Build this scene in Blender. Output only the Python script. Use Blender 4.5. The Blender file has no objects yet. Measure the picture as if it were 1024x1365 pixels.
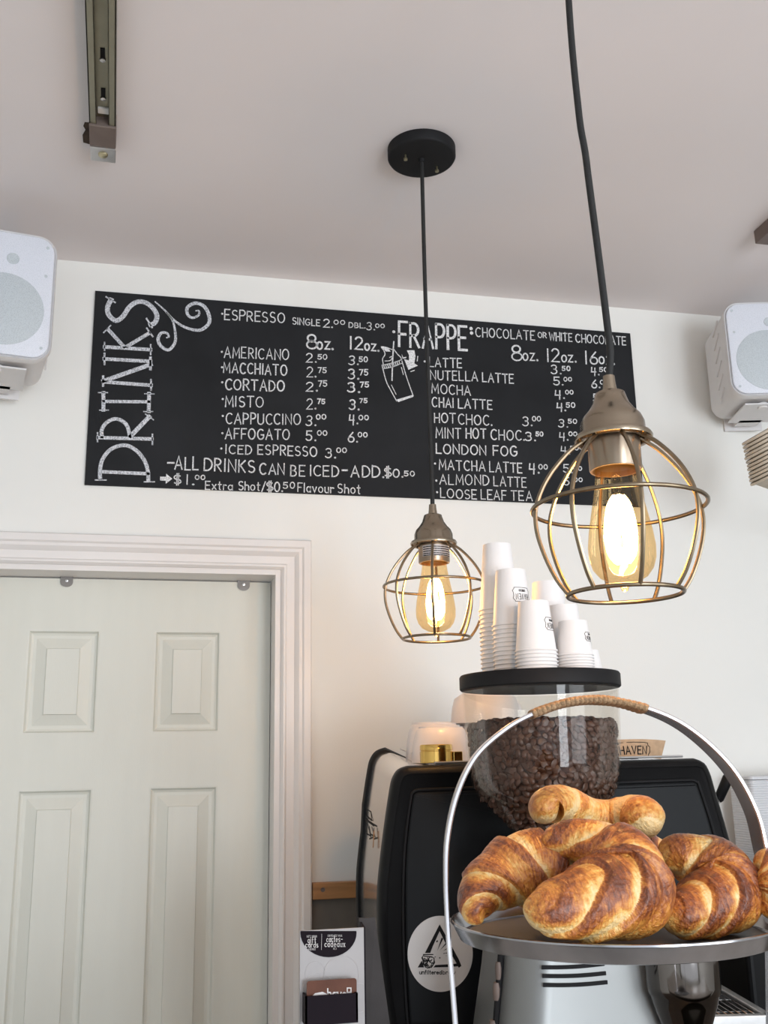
import bpy, bmesh, math, random
from mathutils import Vector, Matrix, noise
random.seed(7)
R = math.radians
S = bpy.context.scene
COL = S.collection

# ------------------------------------------------------------------ camera
EYE = Vector((0.0, 0.0, 1.60))
FPX = 1348.2                       # focal length in pixels of the 1024x1365 frame
RI = Vector((0.97588045, -0.21753535, -0.01832284))
UP = Vector((-0.03564552, -0.2415877, 0.96972408))
FW = Vector((0.21537584, 0.94568164, 0.24351487))
cd = bpy.data.cameras.new('camera'); cam = bpy.data.objects.new('camera', cd); COL.objects.link(cam)
M3 = Matrix((RI, UP, -FW)).transposed()
cam.matrix_world = Matrix.Translation(EYE) @ M3.to_4x4()
cd.sensor_fit = 'VERTICAL'; cd.sensor_height = 36.0; cd.lens = 36.0 * FPX / 1365.0
cd.clip_start = 0.02
S.camera = cam

# ------------------------------------------------------------------ light
W = bpy.data.worlds.new('world'); S.world = W; W.use_nodes = True
W.node_tree.nodes['Background'].inputs[0].default_value = (0.86, 0.92, 1.0, 1)
W.node_tree.nodes['Background'].inputs[1].default_value = 1.6
def area(name, loc, target, sx, sy, power, col):
    l = bpy.data.lights.new(name, 'AREA'); l.shape = 'RECTANGLE'; l.size = sx; l.size_y = sy
    l.energy = power; l.color = col
    o = bpy.data.objects.new(name, l); COL.objects.link(o); o.location = loc
    o.rotation_euler = (Vector(target) - Vector(loc)).to_track_quat('-Z', 'Y').to_euler()
    return o
area('daylight_front', (1.30, -2.55, 1.55), (0.7, 2.4, 2.0), 0.9, 1.7, 78, (0.86, 0.925, 1.0))
area('daylight_side', (2.52, -1.25, 1.65), (0.9, 2.4, 1.75), 1.5, 1.3, 34, (0.88, 0.94, 1.0))
S.view_settings.view_transform = 'Standard'; S.view_settings.look = 'None'
S.view_settings.exposure = -0.10; S.view_settings.gamma = 1.0
try: S.view_settings.use_curve_mapping = False
except Exception: pass

# ------------------------------------------------------------------ pixel -> place helpers
def ray(x, y): return RI * ((x - 512) / FPX) - UP * ((y - 682.5) / FPX) + FW
def P(x, y, Y):                                 # point at world depth Y
    d = ray(x, y); return EYE + d * (Y / d.y)
def PZ(x, y, Z):                                # point at world height Z
    d = ray(x, y); return EYE + d * ((Z - EYE.z) / d.z)
def PP(x, y, p0, n):
    d = ray(x, y); return EYE + d * ((p0 - EYE).dot(n) / d.dot(n))
def mpp(p): return (p - EYE).dot(FW) / FPX      # metres per pixel at a point

# ------------------------------------------------------------------ materials
def newmat(name):
    m = bpy.data.materials.new(name); m.use_nodes = True
    nt = m.node_tree; return m, nt, nt.nodes['Principled BSDF']
def N(nt, t, **kw):
    n = nt.nodes.new(t)
    for k, v in kw.items(): setattr(n, k, v)
    return n
def pm(name, col, rough=0.5, metal=0.0, var=0.06, scale=25.0, bump=0.0, bscale=None, coat=0.0, spec=0.5, stretch=None, rvar=0.0):
    m, nt, b = newmat(name)
    tc = N(nt, 'ShaderNodeTexCoord'); src = tc.outputs['Object']
    if stretch:
        mp = N(nt, 'ShaderNodeMapping'); mp.inputs['Scale'].default_value = stretch
        nt.links.new(src, mp.inputs[0]); src = mp.outputs[0]
    no = N(nt, 'ShaderNodeTexNoise'); no.inputs['Scale'].default_value = scale; no.inputs['Detail'].default_value = 4
    nt.links.new(src, no.inputs['Vector'])
    cr = N(nt, 'ShaderNodeValToRGB')
    lo = tuple(max(0, c * (1 - var)) for c in col); hi = tuple(min(1, c * (1 + var)) for c in col)
    cr.color_ramp.elements[0].position = 0.3; cr.color_ramp.elements[1].position = 0.7
    cr.color_ramp.elements[0].color = (*lo, 1); cr.color_ramp.elements[1].color = (*hi, 1)
    nt.links.new(no.outputs['Fac'], cr.inputs[0]); nt.links.new(cr.outputs[0], b.inputs['Base Color'])
    b.inputs['Roughness'].default_value = rough; b.inputs['Metallic'].default_value = metal
    b.inputs['Coat Weight'].default_value = coat; b.inputs['Specular IOR Level'].default_value = spec
    if rvar:
        mr = N(nt, 'ShaderNodeMapRange'); mr.inputs[3].default_value = rough - rvar; mr.inputs[4].default_value = rough + rvar
        nt.links.new(no.outputs['Fac'], mr.inputs[0]); nt.links.new(mr.outputs[0], b.inputs['Roughness'])
    if bump:
        n2 = N(nt, 'ShaderNodeTexNoise'); n2.inputs['Scale'].default_value = bscale or scale * 6; n2.inputs['Detail'].default_value = 3
        nt.links.new(src, n2.inputs['Vector'])
        bp = N(nt, 'ShaderNodeBump'); bp.inputs['Strength'].default_value = bump; bp.inputs['Distance'].default_value = 0.002
        nt.links.new(n2.outputs['Fac'], bp.inputs['Height']); nt.links.new(bp.outputs[0], b.inputs['Normal'])
    return m
def thin_glass(name, tint, gloss=0.06, rough=0.02, k=.5):
    m = bpy.data.materials.new(name); m.use_nodes = True; nt = m.node_tree; nt.nodes.clear()
    out = N(nt, 'ShaderNodeOutputMaterial'); tr = N(nt, 'ShaderNodeBsdfTransparent'); gl = N(nt, 'ShaderNodeBsdfGlossy')
    no = N(nt, 'ShaderNodeTexNoise'); no.inputs['Scale'].default_value = 6
    mx = N(nt, 'ShaderNodeMixRGB'); mx.inputs[1].default_value = (*tint, 1); mx.inputs[2].default_value = (*[t * .96 for t in tint], 1)
    nt.links.new(no.outputs['Fac'], mx.inputs[0]); nt.links.new(mx.outputs[0], tr.inputs[0])
    gl.inputs['Roughness'].default_value = rough; gl.inputs[0].default_value = (1, 1, 1, 1)
    lw = N(nt, 'ShaderNodeLayerWeight'); lw.inputs['Blend'].default_value = 0.25
    ma = N(nt, 'ShaderNodeMath', operation='MULTIPLY_ADD'); ma.inputs[1].default_value = k; ma.inputs[2].default_value = gloss
    nt.links.new(lw.outputs['Fresnel'], ma.inputs[0])
    mi = N(nt, 'ShaderNodeMixShader'); nt.links.new(ma.outputs[0], mi.inputs[0])
    nt.links.new(tr.outputs[0], mi.inputs[1]); nt.links.new(gl.outputs[0], mi.inputs[2]); nt.links.new(mi.outputs[0], out.inputs[0])
    return m
def emit(name, col, strength):
    m = bpy.data.materials.new(name); m.use_nodes = True; nt = m.node_tree; nt.nodes.clear()
    out = N(nt, 'ShaderNodeOutputMaterial'); e = N(nt, 'ShaderNodeEmission'); e.inputs[0].default_value = (*col, 1); e.inputs[1].default_value = strength
    nt.links.new(e.outputs[0], out.inputs[0]); return m

MAT = {}
MAT['wall'] = pm('wall_paint', (0.80, 0.798, 0.762), 0.75, var=0.012, scale=3, bump=0.08, bscale=300)
MAT['ceil'] = pm('ceiling_paint', (0.765, 0.722, 0.722), 0.9, var=0.02, scale=2.0, bump=0.05, bscale=200)
MAT['floor'] = pm('floor_wood', (0.44, 0.41, 0.37), 0.5, var=0.2, scale=3, stretch=(12, 1, 1))
MAT['trim'] = pm('trim_paint', (0.765, 0.735, 0.71), 0.4, var=0.015, scale=6)
MAT['door'] = pm('door_paint', (0.70, 0.705, 0.635), 0.45, var=0.015, scale=5, bump=0.08, bscale=90, stretch=(6, 1, 1))
MAT['wood'] = pm('orange_wood', (0.42, 0.20, 0.075), 0.45, var=0.25, scale=6, stretch=(1, 8, 14))
MAT['splash'] = pm('grey_brown_panel', (0.16, 0.135, 0.11), 0.6, var=0.08)
MAT['board'] = pm('chalkboard_black', (0.015, 0.016, 0.018), 0.65, var=0.25, scale=5, spec=.18)
MAT['black'] = pm('black_plastic', (0.006, 0.006, 0.0065), 0.42, var=0.1, spec=.16, bump=0.05, bscale=900)
MAT['blackmatt'] = pm('black_matt', (0.010, 0.010, 0.011), 0.6, var=0.1, spec=.2)
MAT['panelblack'] = pm('panel_black', (0.006, 0.0068, 0.0078), 0.45, var=0.1, spec=.14, bump=0.04, bscale=1200)
MAT['cord'] = pm('black_cloth_cord', (0.010, 0.010, 0.010), 0.7, var=0.2, scale=400, bump=0.3, bscale=900)
MAT['brass'] = pm('antique_brass', (0.335, 0.275, 0.205), 0.22, 1.0, var=0.03, scale=14)
MAT['wire'] = pm('bronze_wire', (0.25, 0.195, 0.13), 0.28, 1.0, var=0.1, scale=80)
MAT['polbrass'] = pm('polished_brass', (0.72, 0.46, 0.13), 0.18, 1.0, var=0.06)
MAT['steel'] = pm('brushed_steel', (0.60, 0.59, 0.58), 0.32, 1.0, var=0.06, scale=40)
MAT['chrome'] = pm('chrome', (0.72, 0.72, 0.73), 0.07, 1.0, var=0.02)
MAT['smoke'] = pm('dark_chrome', (0.20, 0.185, 0.175), 0.08, 1.0, var=0.04)
MAT['silver'] = pm('silver_paint', (0.20, 0.205, 0.20), 0.36, 0.5, var=0.02, scale=10)
MAT['bodysilver'] = pm('white_silver_metal', (0.72, 0.71, 0.69), 0.12, 0.9, var=0.02)
MAT['galv'] = pm('galvanised_steel', (0.34, 0.34, 0.355), 0.17, 1.0, var=0.12, scale=30, rvar=0.05)
MAT['floorreflect'] = pm('tray_floor_reflection', (0.055, 0.045, 0.04), 0.5, 0.0, var=0.3, scale=14)  # dark reflections of croissants and machine, painted in as a matte colour
MAT['band'] = pm('pale_metal_band', (0.74, 0.73, 0.76), 0.24, 0.9, var=0.05, scale=30)
MAT['track'] = pm('track_metal', (0.28, 0.265, 0.20), 0.42, 0.8, var=0.08, scale=20)
MAT['brown_metal'] = pm('brown_metal', (0.17, 0.13, 0.112), 0.55, 0.3, var=0.08)
MAT['hole'] = pm('dark_gap', (0.055, 0.035, 0.022), 0.9, var=0.4, scale=60)
MAT['plaster'] = pm('white_plaster', (0.85, 0.85, 0.84), 0.8)
MAT['spk'] = pm('speaker_plastic', (0.70, 0.69, 0.69), 0.5, var=0.02, bump=0.05, bscale=600)
MAT['jute'] = pm('jute_twine', (0.34, 0.215, 0.115), 0.9, var=0.35, scale=300, bump=0.8, bscale=700)
MAT['paper'] = pm('white_paper_cup', (0.79, 0.78, 0.775), 0.6, var=0.015)
MAT['porc'] = pm('white_porcelain', (0.70, 0.67, 0.67), 0.3, var=0.02)
MAT['kraft'] = pm('kraft_card', (0.46, 0.31, 0.19), 0.8, var=0.12, scale=90)
MAT['ink'] = pm('black_ink', (0.012, 0.012, 0.013), 0.7, spec=.15)
MAT['stickerwhite'] = pm('sticker_white', (0.62, 0.60, 0.58), 0.45, var=0.02)
MAT['gcpaper'] = pm('shaded_white_card', (0.41, 0.395, 0.395), 0.4, var=0.03, scale=12)  # white card, darkened: the shade over the stand is put into this colour
MAT['gcgrey'] = pm('card_grey_print', (0.47, 0.45, 0.45), 0.4, var=0.03)
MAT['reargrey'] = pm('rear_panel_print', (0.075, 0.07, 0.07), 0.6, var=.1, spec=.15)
MAT['purple'] = pm('dark_aubergine', (0.011, 0.007, 0.011), 0.6, spec=.1)
MAT['cardbrown'] = pm('brown_gift_card', (0.13, 0.052, 0.032), 0.5, spec=.2, var=0.15, scale=30)
MAT['whiteprint'] = pm('white_print', (0.75, 0.73, 0.72), 0.5)
MAT['counter'] = pm('counter_top', (0.10, 0.075, 0.055), 0.35, var=0.2, scale=8)
MAT['servetop'] = pm('pale_serving_top', (0.55, 0.52, 0.48), 0.4, var=0.1, scale=5)
MAT['bin'] = pm('pale_ribbed_plastic', (0.62, 0.63, 0.65), 0.45, var=0.02)
MAT['fibre'] = pm('cream_fibre', (0.60, 0.55, 0.46), 0.7, var=0.05)
MAT['sockchrome'] = pm('socket_metal', (0.27, 0.215, 0.16), 0.3, 0.9)
MAT['label'] = pm('silver_label', (0.50, 0.49, 0.50), 0.35, 0.3)
MAT['glass'] = thin_glass('clear_plastic', (0.96, 0.95, 0.93), 0.010, k=.14)
MAT['amber'] = thin_glass('amber_bulb_glass', (1.0, 0.835, 0.58), 0.02, k=.25)
MAT['filament'] = emit('glowing_filament', (1.0, 0.62, 0.25), 60.0)
MAT['screw'] = pm('screw_metal', (0.55, 0.50, 0.33), 0.3, 1.0)
MAT['clear'] = pm('clip_plastic', (0.25, 0.24, 0.23), 0.2, var=0.05, coat=0.5)

def chalk_mat(name, lo, hi, scale):
    m, nt, b = newmat(name)
    tc = N(nt, 'ShaderNodeTexCoord'); no = N(nt, 'ShaderNodeTexNoise'); no.inputs['Scale'].default_value = scale; no.inputs['Detail'].default_value = 5
    cr = N(nt, 'ShaderNodeValToRGB'); cr.color_ramp.elements[0].position = 0.32; cr.color_ramp.elements[1].position = 0.58
    cr.color_ramp.elements[0].color = (*lo, 1); cr.color_ramp.elements[1].color = (*hi, 1)
    nt.links.new(tc.outputs['Object'], no.inputs['Vector']); nt.links.new(no.outputs['Fac'], cr.inputs[0])
    nt.links.new(cr.outputs[0], b.inputs['Base Color']); b.inputs['Roughness'].default_value = 0.95
    return m
MAT['chalk'] = chalk_mat('white_chalk', (0.36, 0.37, 0.38), (0.80, 0.81, 0.82), 420)
MAT['chalkdim'] = chalk_mat('rubbed_chalk', (0.17, 0.18, 0.20), (0.66, 0.68, 0.72), 330)

def bean_mat():
    m, nt, b = newmat('roasted_coffee')
    oi = N(nt, 'ShaderNodeTexCoord'); no = N(nt, 'ShaderNodeTexNoise'); no.inputs['Scale'].default_value = 60
    cr = N(nt, 'ShaderNodeValToRGB'); cr.color_ramp.elements[0].color = (0.024, 0.0085, 0.004, 1); cr.color_ramp.elements[1].color = (0.100, 0.036, 0.017, 1)
    nt.links.new(oi.outputs['Object'], no.inputs['Vector']); nt.links.new(no.outputs['Fac'], cr.inputs[0]); nt.links.new(cr.outputs[0], b.inputs['Base Color'])
    b.inputs['Roughness'].default_value = 0.38; return m
MAT['bean'] = bean_mat()

def crust_mat():
    m, nt, b = newmat('baked_croissant_crust')
    at = N(nt, 'ShaderNodeAttribute', attribute_name='bake')
    tc = N(nt, 'ShaderNodeTexCoord')
    n1 = N(nt, 'ShaderNodeTexNoise'); n1.inputs['Scale'].default_value = 55; n1.inputs['Detail'].default_value = 6; n1.inputs['Roughness'].default_value = 0.65
    n2 = N(nt, 'ShaderNodeTexNoise'); n2.inputs['Scale'].default_value = 280; n2.inputs['Detail'].default_value = 5
    nt.links.new(tc.outputs['Object'], n1.inputs['Vector']); nt.links.new(tc.outputs['Object'], n2.inputs['Vector'])
    a1 = N(nt, 'ShaderNodeMath', operation='MULTIPLY_ADD'); a1.inputs[1].default_value = 0.45; a1.inputs[2].default_value = -0.225
    nt.links.new(n1.outputs['Fac'], a1.inputs[0])
    a2 = N(nt, 'ShaderNodeMath', operation='MULTIPLY_ADD'); a2.inputs[1].default_value = 0.5; a2.inputs[2].default_value = -0.25
    nt.links.new(n2.outputs['Fac'], a2.inputs[0])
    s1 = N(nt, 'ShaderNodeMath', operation='ADD'); nt.links.new(at.outputs['Fac'], s1.inputs[0]); nt.links.new(a1.outputs[0], s1.inputs[1])
    s2 = N(nt, 'ShaderNodeMath', operation='ADD'); nt.links.new(s1.outputs[0], s2.inputs[0]); nt.links.new(a2.outputs[0], s2.inputs[1])
    cr = N(nt, 'ShaderNodeValToRGB'); e = cr.color_ramp.elements
    e[0].position = 0.0; e[0].color = (0.86, 0.62, 0.30, 1)
    e[1].position = 1.0; e[1].color = (0.125, 0.028, 0.008, 1)
    for p, c in ((0.22, (0.82, 0.48, 0.14, 1)), (0.42, (0.66, 0.265, 0.045, 1)), (0.62, (0.46, 0.145, 0.026, 1)), (0.8, (0.26, 0.064, 0.013, 1))):
        k = e.new(p); k.color = c
    nt.links.new(s2.outputs[0], cr.inputs[0]); nt.links.new(cr.outputs[0], b.inputs['Base Color'])
    b.inputs['Roughness'].default_value = 0.40; b.inputs['Coat Weight'].default_value = 0.35; b.inputs['Coat Roughness'].default_value = 0.28
    mx = N(nt, 'ShaderNodeMath', operation='ADD'); nt.links.new(n1.outputs['Fac'], mx.inputs[0]); nt.links.new(n2.outputs['Fac'], mx.inputs[1])
    bp = N(nt, 'ShaderNodeBump'); bp.inputs['Strength'].default_value = 0.8; bp.inputs['Distance'].default_value = 0.0035
    nt.links.new(mx.outputs[0], bp.inputs['Height']); nt.links.new(bp.outputs[0], b.inputs['Normal'])
    return m
MAT['crust'] = crust_mat()

# ------------------------------------------------------------------ mesh builder
class MB:
    def __init__(s): s.v = []; s.f = []
    def add(s, vs, fs):
        o = len(s.v); s.v += [Vector(v) for v in vs]; s.f += [tuple(i + o for i in f) for f in fs]; return s
    def box(s, c, size, rot=None):
        c = Vector(c); h = Vector(size) / 2; vs = []
        for z in (-1, 1):
            for y in (-1, 1):
                for x in (-1, 1):
                    q = Vector((x * h.x, y * h.y, z * h.z)); vs.append(c + (rot @ q if rot else q))
        return s.add(vs, [(0, 2, 3, 1), (4, 5, 7, 6), (0, 1, 5, 4), (2, 6, 7, 3), (0, 4, 6, 2), (1, 3, 7, 5)])
    def b2(s, a, b): return s.box([(a[i] + b[i]) / 2 for i in range(3)], [abs(b[i] - a[i]) for i in range(3)])
    def lathe(s, prof, c=(0, 0, 0), n=48, rot=None, caps=True, closed=False):
        c = Vector(c); vs = []; fs = []
        for r, z in prof:
            for k in range(n):
                a = 2 * math.pi * k / n; q = Vector((r * math.cos(a), r * math.sin(a), z)); vs.append(c + (rot @ q if rot else q))
        m = len(prof)
        for i in range(m if closed else m - 1):
            for k in range(n):
                j = (i + 1) % m
                fs.append((i * n + k, i * n + (k + 1) % n, j * n + (k + 1) % n, j * n + k))
        if caps and not closed:
            if prof[0][0] > 1e-6: fs.append(tuple(range(n))[::-1])
            if prof[-1][0] > 1e-6: fs.append(tuple((m - 1) * n + k for k in range(n)))
        return s.add(vs, fs)
    def tube(s, pts, r, n=8, closed=False, caps=True):
        pts = [Vector(p) for p in pts]; m = len(pts); rr = r if isinstance(r, (list, tuple)) else [r] * m
        t0 = None; nr = None; vs = []; fs = []
        for i in range(m):
            if closed: t = pts[(i + 1) % m] - pts[i - 1]
            else: t = pts[min(i + 1, m - 1)] - pts[max(i - 1, 0)]
            t.normalize()
            if nr is None:
                up = Vector((0, 0, 1)) if abs(t.z) < 0.9 else Vector((1, 0, 0)); nr = (up - t * up.dot(t)).normalized()
            else: nr = (nr - t * nr.dot(t)).normalized()
            bi = t.cross(nr)
            for k in range(n):
                a = 2 * math.pi * k / n; vs.append(pts[i] + (nr * math.cos(a) + bi * math.sin(a)) * rr[i])
        for i in range(m if closed else m - 1):
            j = (i + 1) % m
            for k in range(n): fs.append((i * n + k, i * n + (k + 1) % n, j * n + (k + 1) % n, j * n + k))
        if caps and not closed: fs += [tuple(range(n))[::-1], tuple((m - 1) * n + k for k in range(n))]
        return s.add(vs, fs)
    def loft(s, loops, caps=True):
        n = len(loops[0]); vs = [p for l in loops for p in l]; fs = []
        for i in range(len(loops) - 1):
            for k in range(n): fs.append((i * n + k, i * n + (k + 1) % n, (i + 1) * n + (k + 1) % n, (i + 1) * n + k))
        if caps: fs += [tuple(range(n))[::-1], tuple((len(loops) - 1) * n + k for k in range(n))]
        return s.add(vs, fs)
    def prism(s, loop, d):                       # planar loop pushed along d
        d = Vector(d); return s.loft([[Vector(p) for p in loop], [Vector(p) + d for p in loop]])
    def ribbon(s, pts, nrm, w, t):               # chalk or ink stroke lying on a surface
        pts = [Vector(p) for p in pts]; m = len(pts); nrm = Vector(nrm).normalized()
        closed = (pts[0] - pts[-1]).length < 1e-6 and m > 3
        ww = w if isinstance(w, (list, tuple)) else [w] * m; vs = []
        for i in range(m):
            a = pts[i] - pts[i - 1] if i else (pts[0] - pts[-2] if closed else pts[1] - pts[0])
            b = pts[i + 1] - pts[i] if i < m - 1 else (pts[1] - pts[0] if closed else pts[-1] - pts[-2])
            a = a.normalized() if a.length > 0 else b.normalized(); b = b.normalized() if b.length > 0 else a
            tt = a + b; tt = tt.normalized() if tt.length > 1e-4 else b
            sd = nrm.cross(tt); k = 1 / max(0.55, abs(sd.dot(nrm.cross(b)))); sd = sd * (ww[i] / 2 * k)
            p = pts[i]
            if i == 0 and not closed: p = p - b * ww[i] * .4
            if i == m - 1 and not closed: p = p + a * ww[i] * .4
            vs += [p - sd, p + sd, p + sd * .8 + nrm * t, p - sd * .8 + nrm * t]
        fs = []
        for i in range(m - 1):
            for k in range(4): fs.append((i * 4 + k, i * 4 + (k + 1) % 4, i * 4 + 4 + (k + 1) % 4, i * 4 + 4 + k))
        if not closed: fs += [(3, 2, 1, 0), tuple((m - 1) * 4 + k for k in range(4))]
        return s.add(vs, fs)
    def build(s, name, mat, parent=None, smooth=40, base=None, bevel=0, rel=True):
        """rel: vertices are world coordinates and are stored relative to the parent's place"""
        me = bpy.data.meshes.new(name)
        off = Vector((0, 0, 0))
        if parent is not None and rel: off = wloc(parent)
        elif base is not None: off = Vector(base)
        me.from_pydata([tuple(v - off) for v in s.v], [], s.f); me.update()
        bm = bmesh.new(); bm.from_mesh(me); bmesh.ops.recalc_face_normals(bm, faces=bm.faces); bm.to_mesh(me); bm.free()
        if smooth:
            for p in me.polygons: p.use_smooth = True
            me.set_sharp_from_angle(angle=R(smooth))
        o = bpy.data.objects.new(name, me); COL.objects.link(o)
        if mat: me.materials.append(MAT[mat] if isinstance(mat, str) else mat)
        if parent is not None: o.parent = parent
        elif base is not None: o.location = off
        if bevel:
            bv = o.modifiers.new('bevel', 'BEVEL'); bv.width = bevel; bv.segments = 3; bv.limit_method = 'ANGLE'; bv.angle_limit = R(35)
        return o
def wloc(o):
    v = Vector(o.location)
    while o.parent: o = o.parent; v = v + Vector(o.location)
    return v
def thing(name, label, cat, loc, group=None, rz=0):
    o = bpy.data.objects.new(name, None); COL.objects.link(o); o.location = loc; o.rotation_euler = (0, 0, rz); o.empty_display_size = 0.02
    return tag(o, label, cat, group)
def tag(o, label, cat, group=None):
    o['label'] = label; o['category'] = cat
    if group: o['group'] = group
    return o
def struct(o): o['kind'] = 'structure'; return o
def copy_tree(o, parent=None):
    c = o.copy(); COL.objects.link(c)
    if parent is not None: c.parent = parent
    for ch in [x for x in bpy.data.objects if x.parent == o]: copy_tree(ch, c)
    return c
def catmull(pts, n=8):
    pts = [Vector(p) for p in pts]; out = []
    for i in range(len(pts) - 1):
        p0 = pts[max(i - 1, 0)]; p1 = pts[i]; p2 = pts[i + 1]; p3 = pts[min(i + 2, len(pts) - 1)]
        for k in range(n):
            t = k / n
            out.append(0.5 * ((2 * p1) + (p2 - p0) * t + (2 * p0 - 5 * p1 + 4 * p2 - p3) * t * t + (3 * p1 - p0 - 3 * p2 + p3) * t ** 3))
    out.append(pts[-1]); return out
def rrect(w, h, r, n=6):                         # rounded rectangle in 2D, centred
    out = []
    for cx, cy, a0 in ((w / 2 - r, h / 2 - r, 0), (-w / 2 + r, h / 2 - r, 90), (-w / 2 + r, -h / 2 + r, 180), (w / 2 - r, -h / 2 + r, 270)):
        for k in range(n + 1):
            a = R(a0 + 90 * k / n); out.append((cx + r * math.cos(a), cy + r * math.sin(a)))
    return out
def inset2(poly, d):                             # inset a 2D counter-clockwise or clockwise loop towards its inside
    n = len(poly); ar = sum(poly[i][0] * poly[(i + 1) % n][1] - poly[(i + 1) % n][0] * poly[i][1] for i in range(n)); sg = 1 if ar > 0 else -1
    out = []
    for i in range(n):
        p = Vector(poly[i]); a = p - Vector(poly[i - 1]); b = Vector(poly[(i + 1) % n]) - p
        a.normalize(); b.normalize(); na = Vector((-a.y, a.x)) * sg; nb = Vector((-b.y, b.x)) * sg
        m = na + nb; m = m.normalized() if m.length > 1e-5 else na
        out.append(tuple(p + m * (d / max(0.5, m.dot(na)))))
    return out

# ------------------------------------------------------------------ hand-drawn stroke alphabet
def arc(cx, cy, rx, ry, a0, a1, n=10):
    return [(cx + rx * math.cos(R(a0 + (a1 - a0) * k / n)), cy + ry * math.sin(R(a0 + (a1 - a0) * k / n))) for k in range(n + 1)]
G = {}
def g(ch, w, *st): G[ch] = (w, [list(s) for s in st])
g('A', .68, [(0, 0), (.34, 1), (.68, 0)], [(.12, .34), (.56, .34)])
g('B', .55, [(0, 0), (0, 1)], [(0, 1), (.2, 1)] + arc(.22, .76, .26, .24, 90, -90, 8) + [(0, .52)], [(0, .52), (.25, .52)] + arc(.25, .26, .3, .26, 90, -90, 8) + [(0, 0)])
g('C', .62, arc(.36, .5, .36, .5, 50, 310, 16))
g('D', .62, [(0, 0), (0, 1)], [(0, 1), (.15, 1)] + arc(.15, .5, .47, .5, 90, -90, 12) + [(0, 0)])
g('E', .52, [(.52, 1), (0, 1), (0, 0), (.52, 0)], [(0, .52), (.42, .52)])
g('F', .52, [(.52, 1), (0, 1), (0, 0)], [(0, .52), (.42, .52)])
g('G', .66, arc(.36, .5, .36, .5, 50, 330, 16) + [(.66, .45), (.4, .45)])
g('H', .6, [(0, 0), (0, 1)], [(.6, 0), (.6, 1)], [(0, .5), (.6, .5)])
g('I', .06, [(.03, 0), (.03, 1)])
g('J', .42, [(.42, 1), (.42, .25)] + arc(.21, .22, .21, .22, 0, -180, 8))
g('K', .58, [(0, 0), (0, 1)], [(.55, 1), (0, .42)], [(.16, .58), (.58, 0)])
g('L', .5, [(0, 1), (0, 0), (.5, 0)])
g('M', .74, [(0, 0), (.05, 1), (.37, .25), (.69, 1), (.74, 0)])
g('N', .62, [(0, 0), (0, 1), (.62, 0), (.62, 1)])
g('O', .72, arc(.36, .5, .36, .5, 90, 450, 18))
g('P', .52, [(0, 0), (0, 1)], [(0, 1), (.2, 1)] + arc(.24, .73, .28, .27, 90, -90, 8) + [(0, .46)])
g('Q', .72, arc(.36, .5, .36, .5, 90, 450, 18), [(.45, .25), (.72, -.05)])
g('R', .56, [(0, 0), (0, 1)], [(0, 1), (.2, 1)] + arc(.24, .74, .28, .26, 90, -90, 8) + [(0, .48)], [(.2, .48), (.56, 0)])
g('S', .54, arc(.27, .75, .25, .25, 40, 270, 10) + arc(.27, .25, .27, .25, 90, -140, 10))
g('T', .64, [(0, 1), (.64, 1)], [(.32, 1), (.32, 0)])
g('U', .6, [(0, 1), (0, .3)] + arc(.3, .3, .3, .3, 180, 360, 8) + [(.6, 1)])
g('V', .62, [(0, 1), (.31, 0), (.62, 1)])
g('W', .86, [(0, 1), (.2, 0), (.43, .8), (.66, 0), (.86, 1)])
g('X', .58, [(0, 1), (.58, 0)], [(.58, 1), (0, 0)])
g('Y', .58, [(0, 1), (.29, .5), (.58, 1)], [(.29, .5), (.29, 0)])
g('Z', .56, [(0, 1), (.56, 1), (0, 0), (.56, 0)])
g('0', .56, arc(.28, .5, .28, .5, 90, 450, 16))
g('1', .06, [(.03, 0), (.03, 1)])
g('2', .56, arc(.28, .72, .26, .28, 160, -30, 9) + [(0, 0), (.56, 0)])
g('3', .52, arc(.24, .76, .24, .24, 150, -90, 9), arc(.22, .27, .28, .27, 90, -150, 9))
g('4', .56, [(.08, 1), (.02, .42), (.52, .42)], [(.46, .95), (.42, -.1)])
g('5', .54, [(.5, 1), (.06, 1), (.04, .58)] + arc(.24, .32, .28, .3, 110, -150, 10))
g('6', .54, [(.42, 1), (.12, .6)] + arc(.27, .28, .27, .28, 150, 510, 14))
g('7', .5, [(0, 1), (.5, 1), (.18, 0)])
g('8', .6, arc(.3, .76, .24, .24, 270, 630, 14), arc(.3, .26, .3, .27, 90, 450, 14))
g('9', .54, arc(.27, .72, .26, .28, 0, 360, 14), [(.53, .72), (.4, 0)])
g('.', .08, arc(.04, .03, .035, .035, 0, 360, 6))
g(',', .08, [(.05, .04), (0, -.14)])
g(':', .08, arc(.04, .15, .05, .05, 0, 360, 6), arc(.04, .6, .05, .05, 0, 360, 6))
g('-', .42, [(0, .45), (.42, .45)])
g('/', .42, [(0, -.1), (.42, 1.1)])
g('!', .06, [(.03, 1), (.03, .28)], [(.03, .06), (.03, 0)])
g('$', .54, arc(.27, .72, .25, .22, 40, 270, 9) + arc(.27, .28, .27, .22, 90, -140, 9), [(.2, 1.12), (.2, -.12)], [(.34, 1.12), (.34, -.12)])
x_ = .62
g('a', .48, arc(.24, .3, .24, .3, 60, 400, 12), [(.48, x_), (.48, 0)])
g('b', .5, [(0, 1), (0, 0)], arc(.25, .3, .25, .3, 150, -150, 12))
g('c', .44, arc(.26, .3, .26, .3, 50, 310, 12))
g('d', .5, arc(.25, .3, .25, .3, 30, 330, 12), [(.5, 1), (.5, 0)])
g('e', .5, [(.02, .32), (.5, .32)] + arc(.25, .3, .25, .3, 5, 310, 12))
g('f', .36, arc(.26, .78, .14, .22, 60, 180, 6) + [(.12, 0)], [(0, .58), (.32, .58)])
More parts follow.
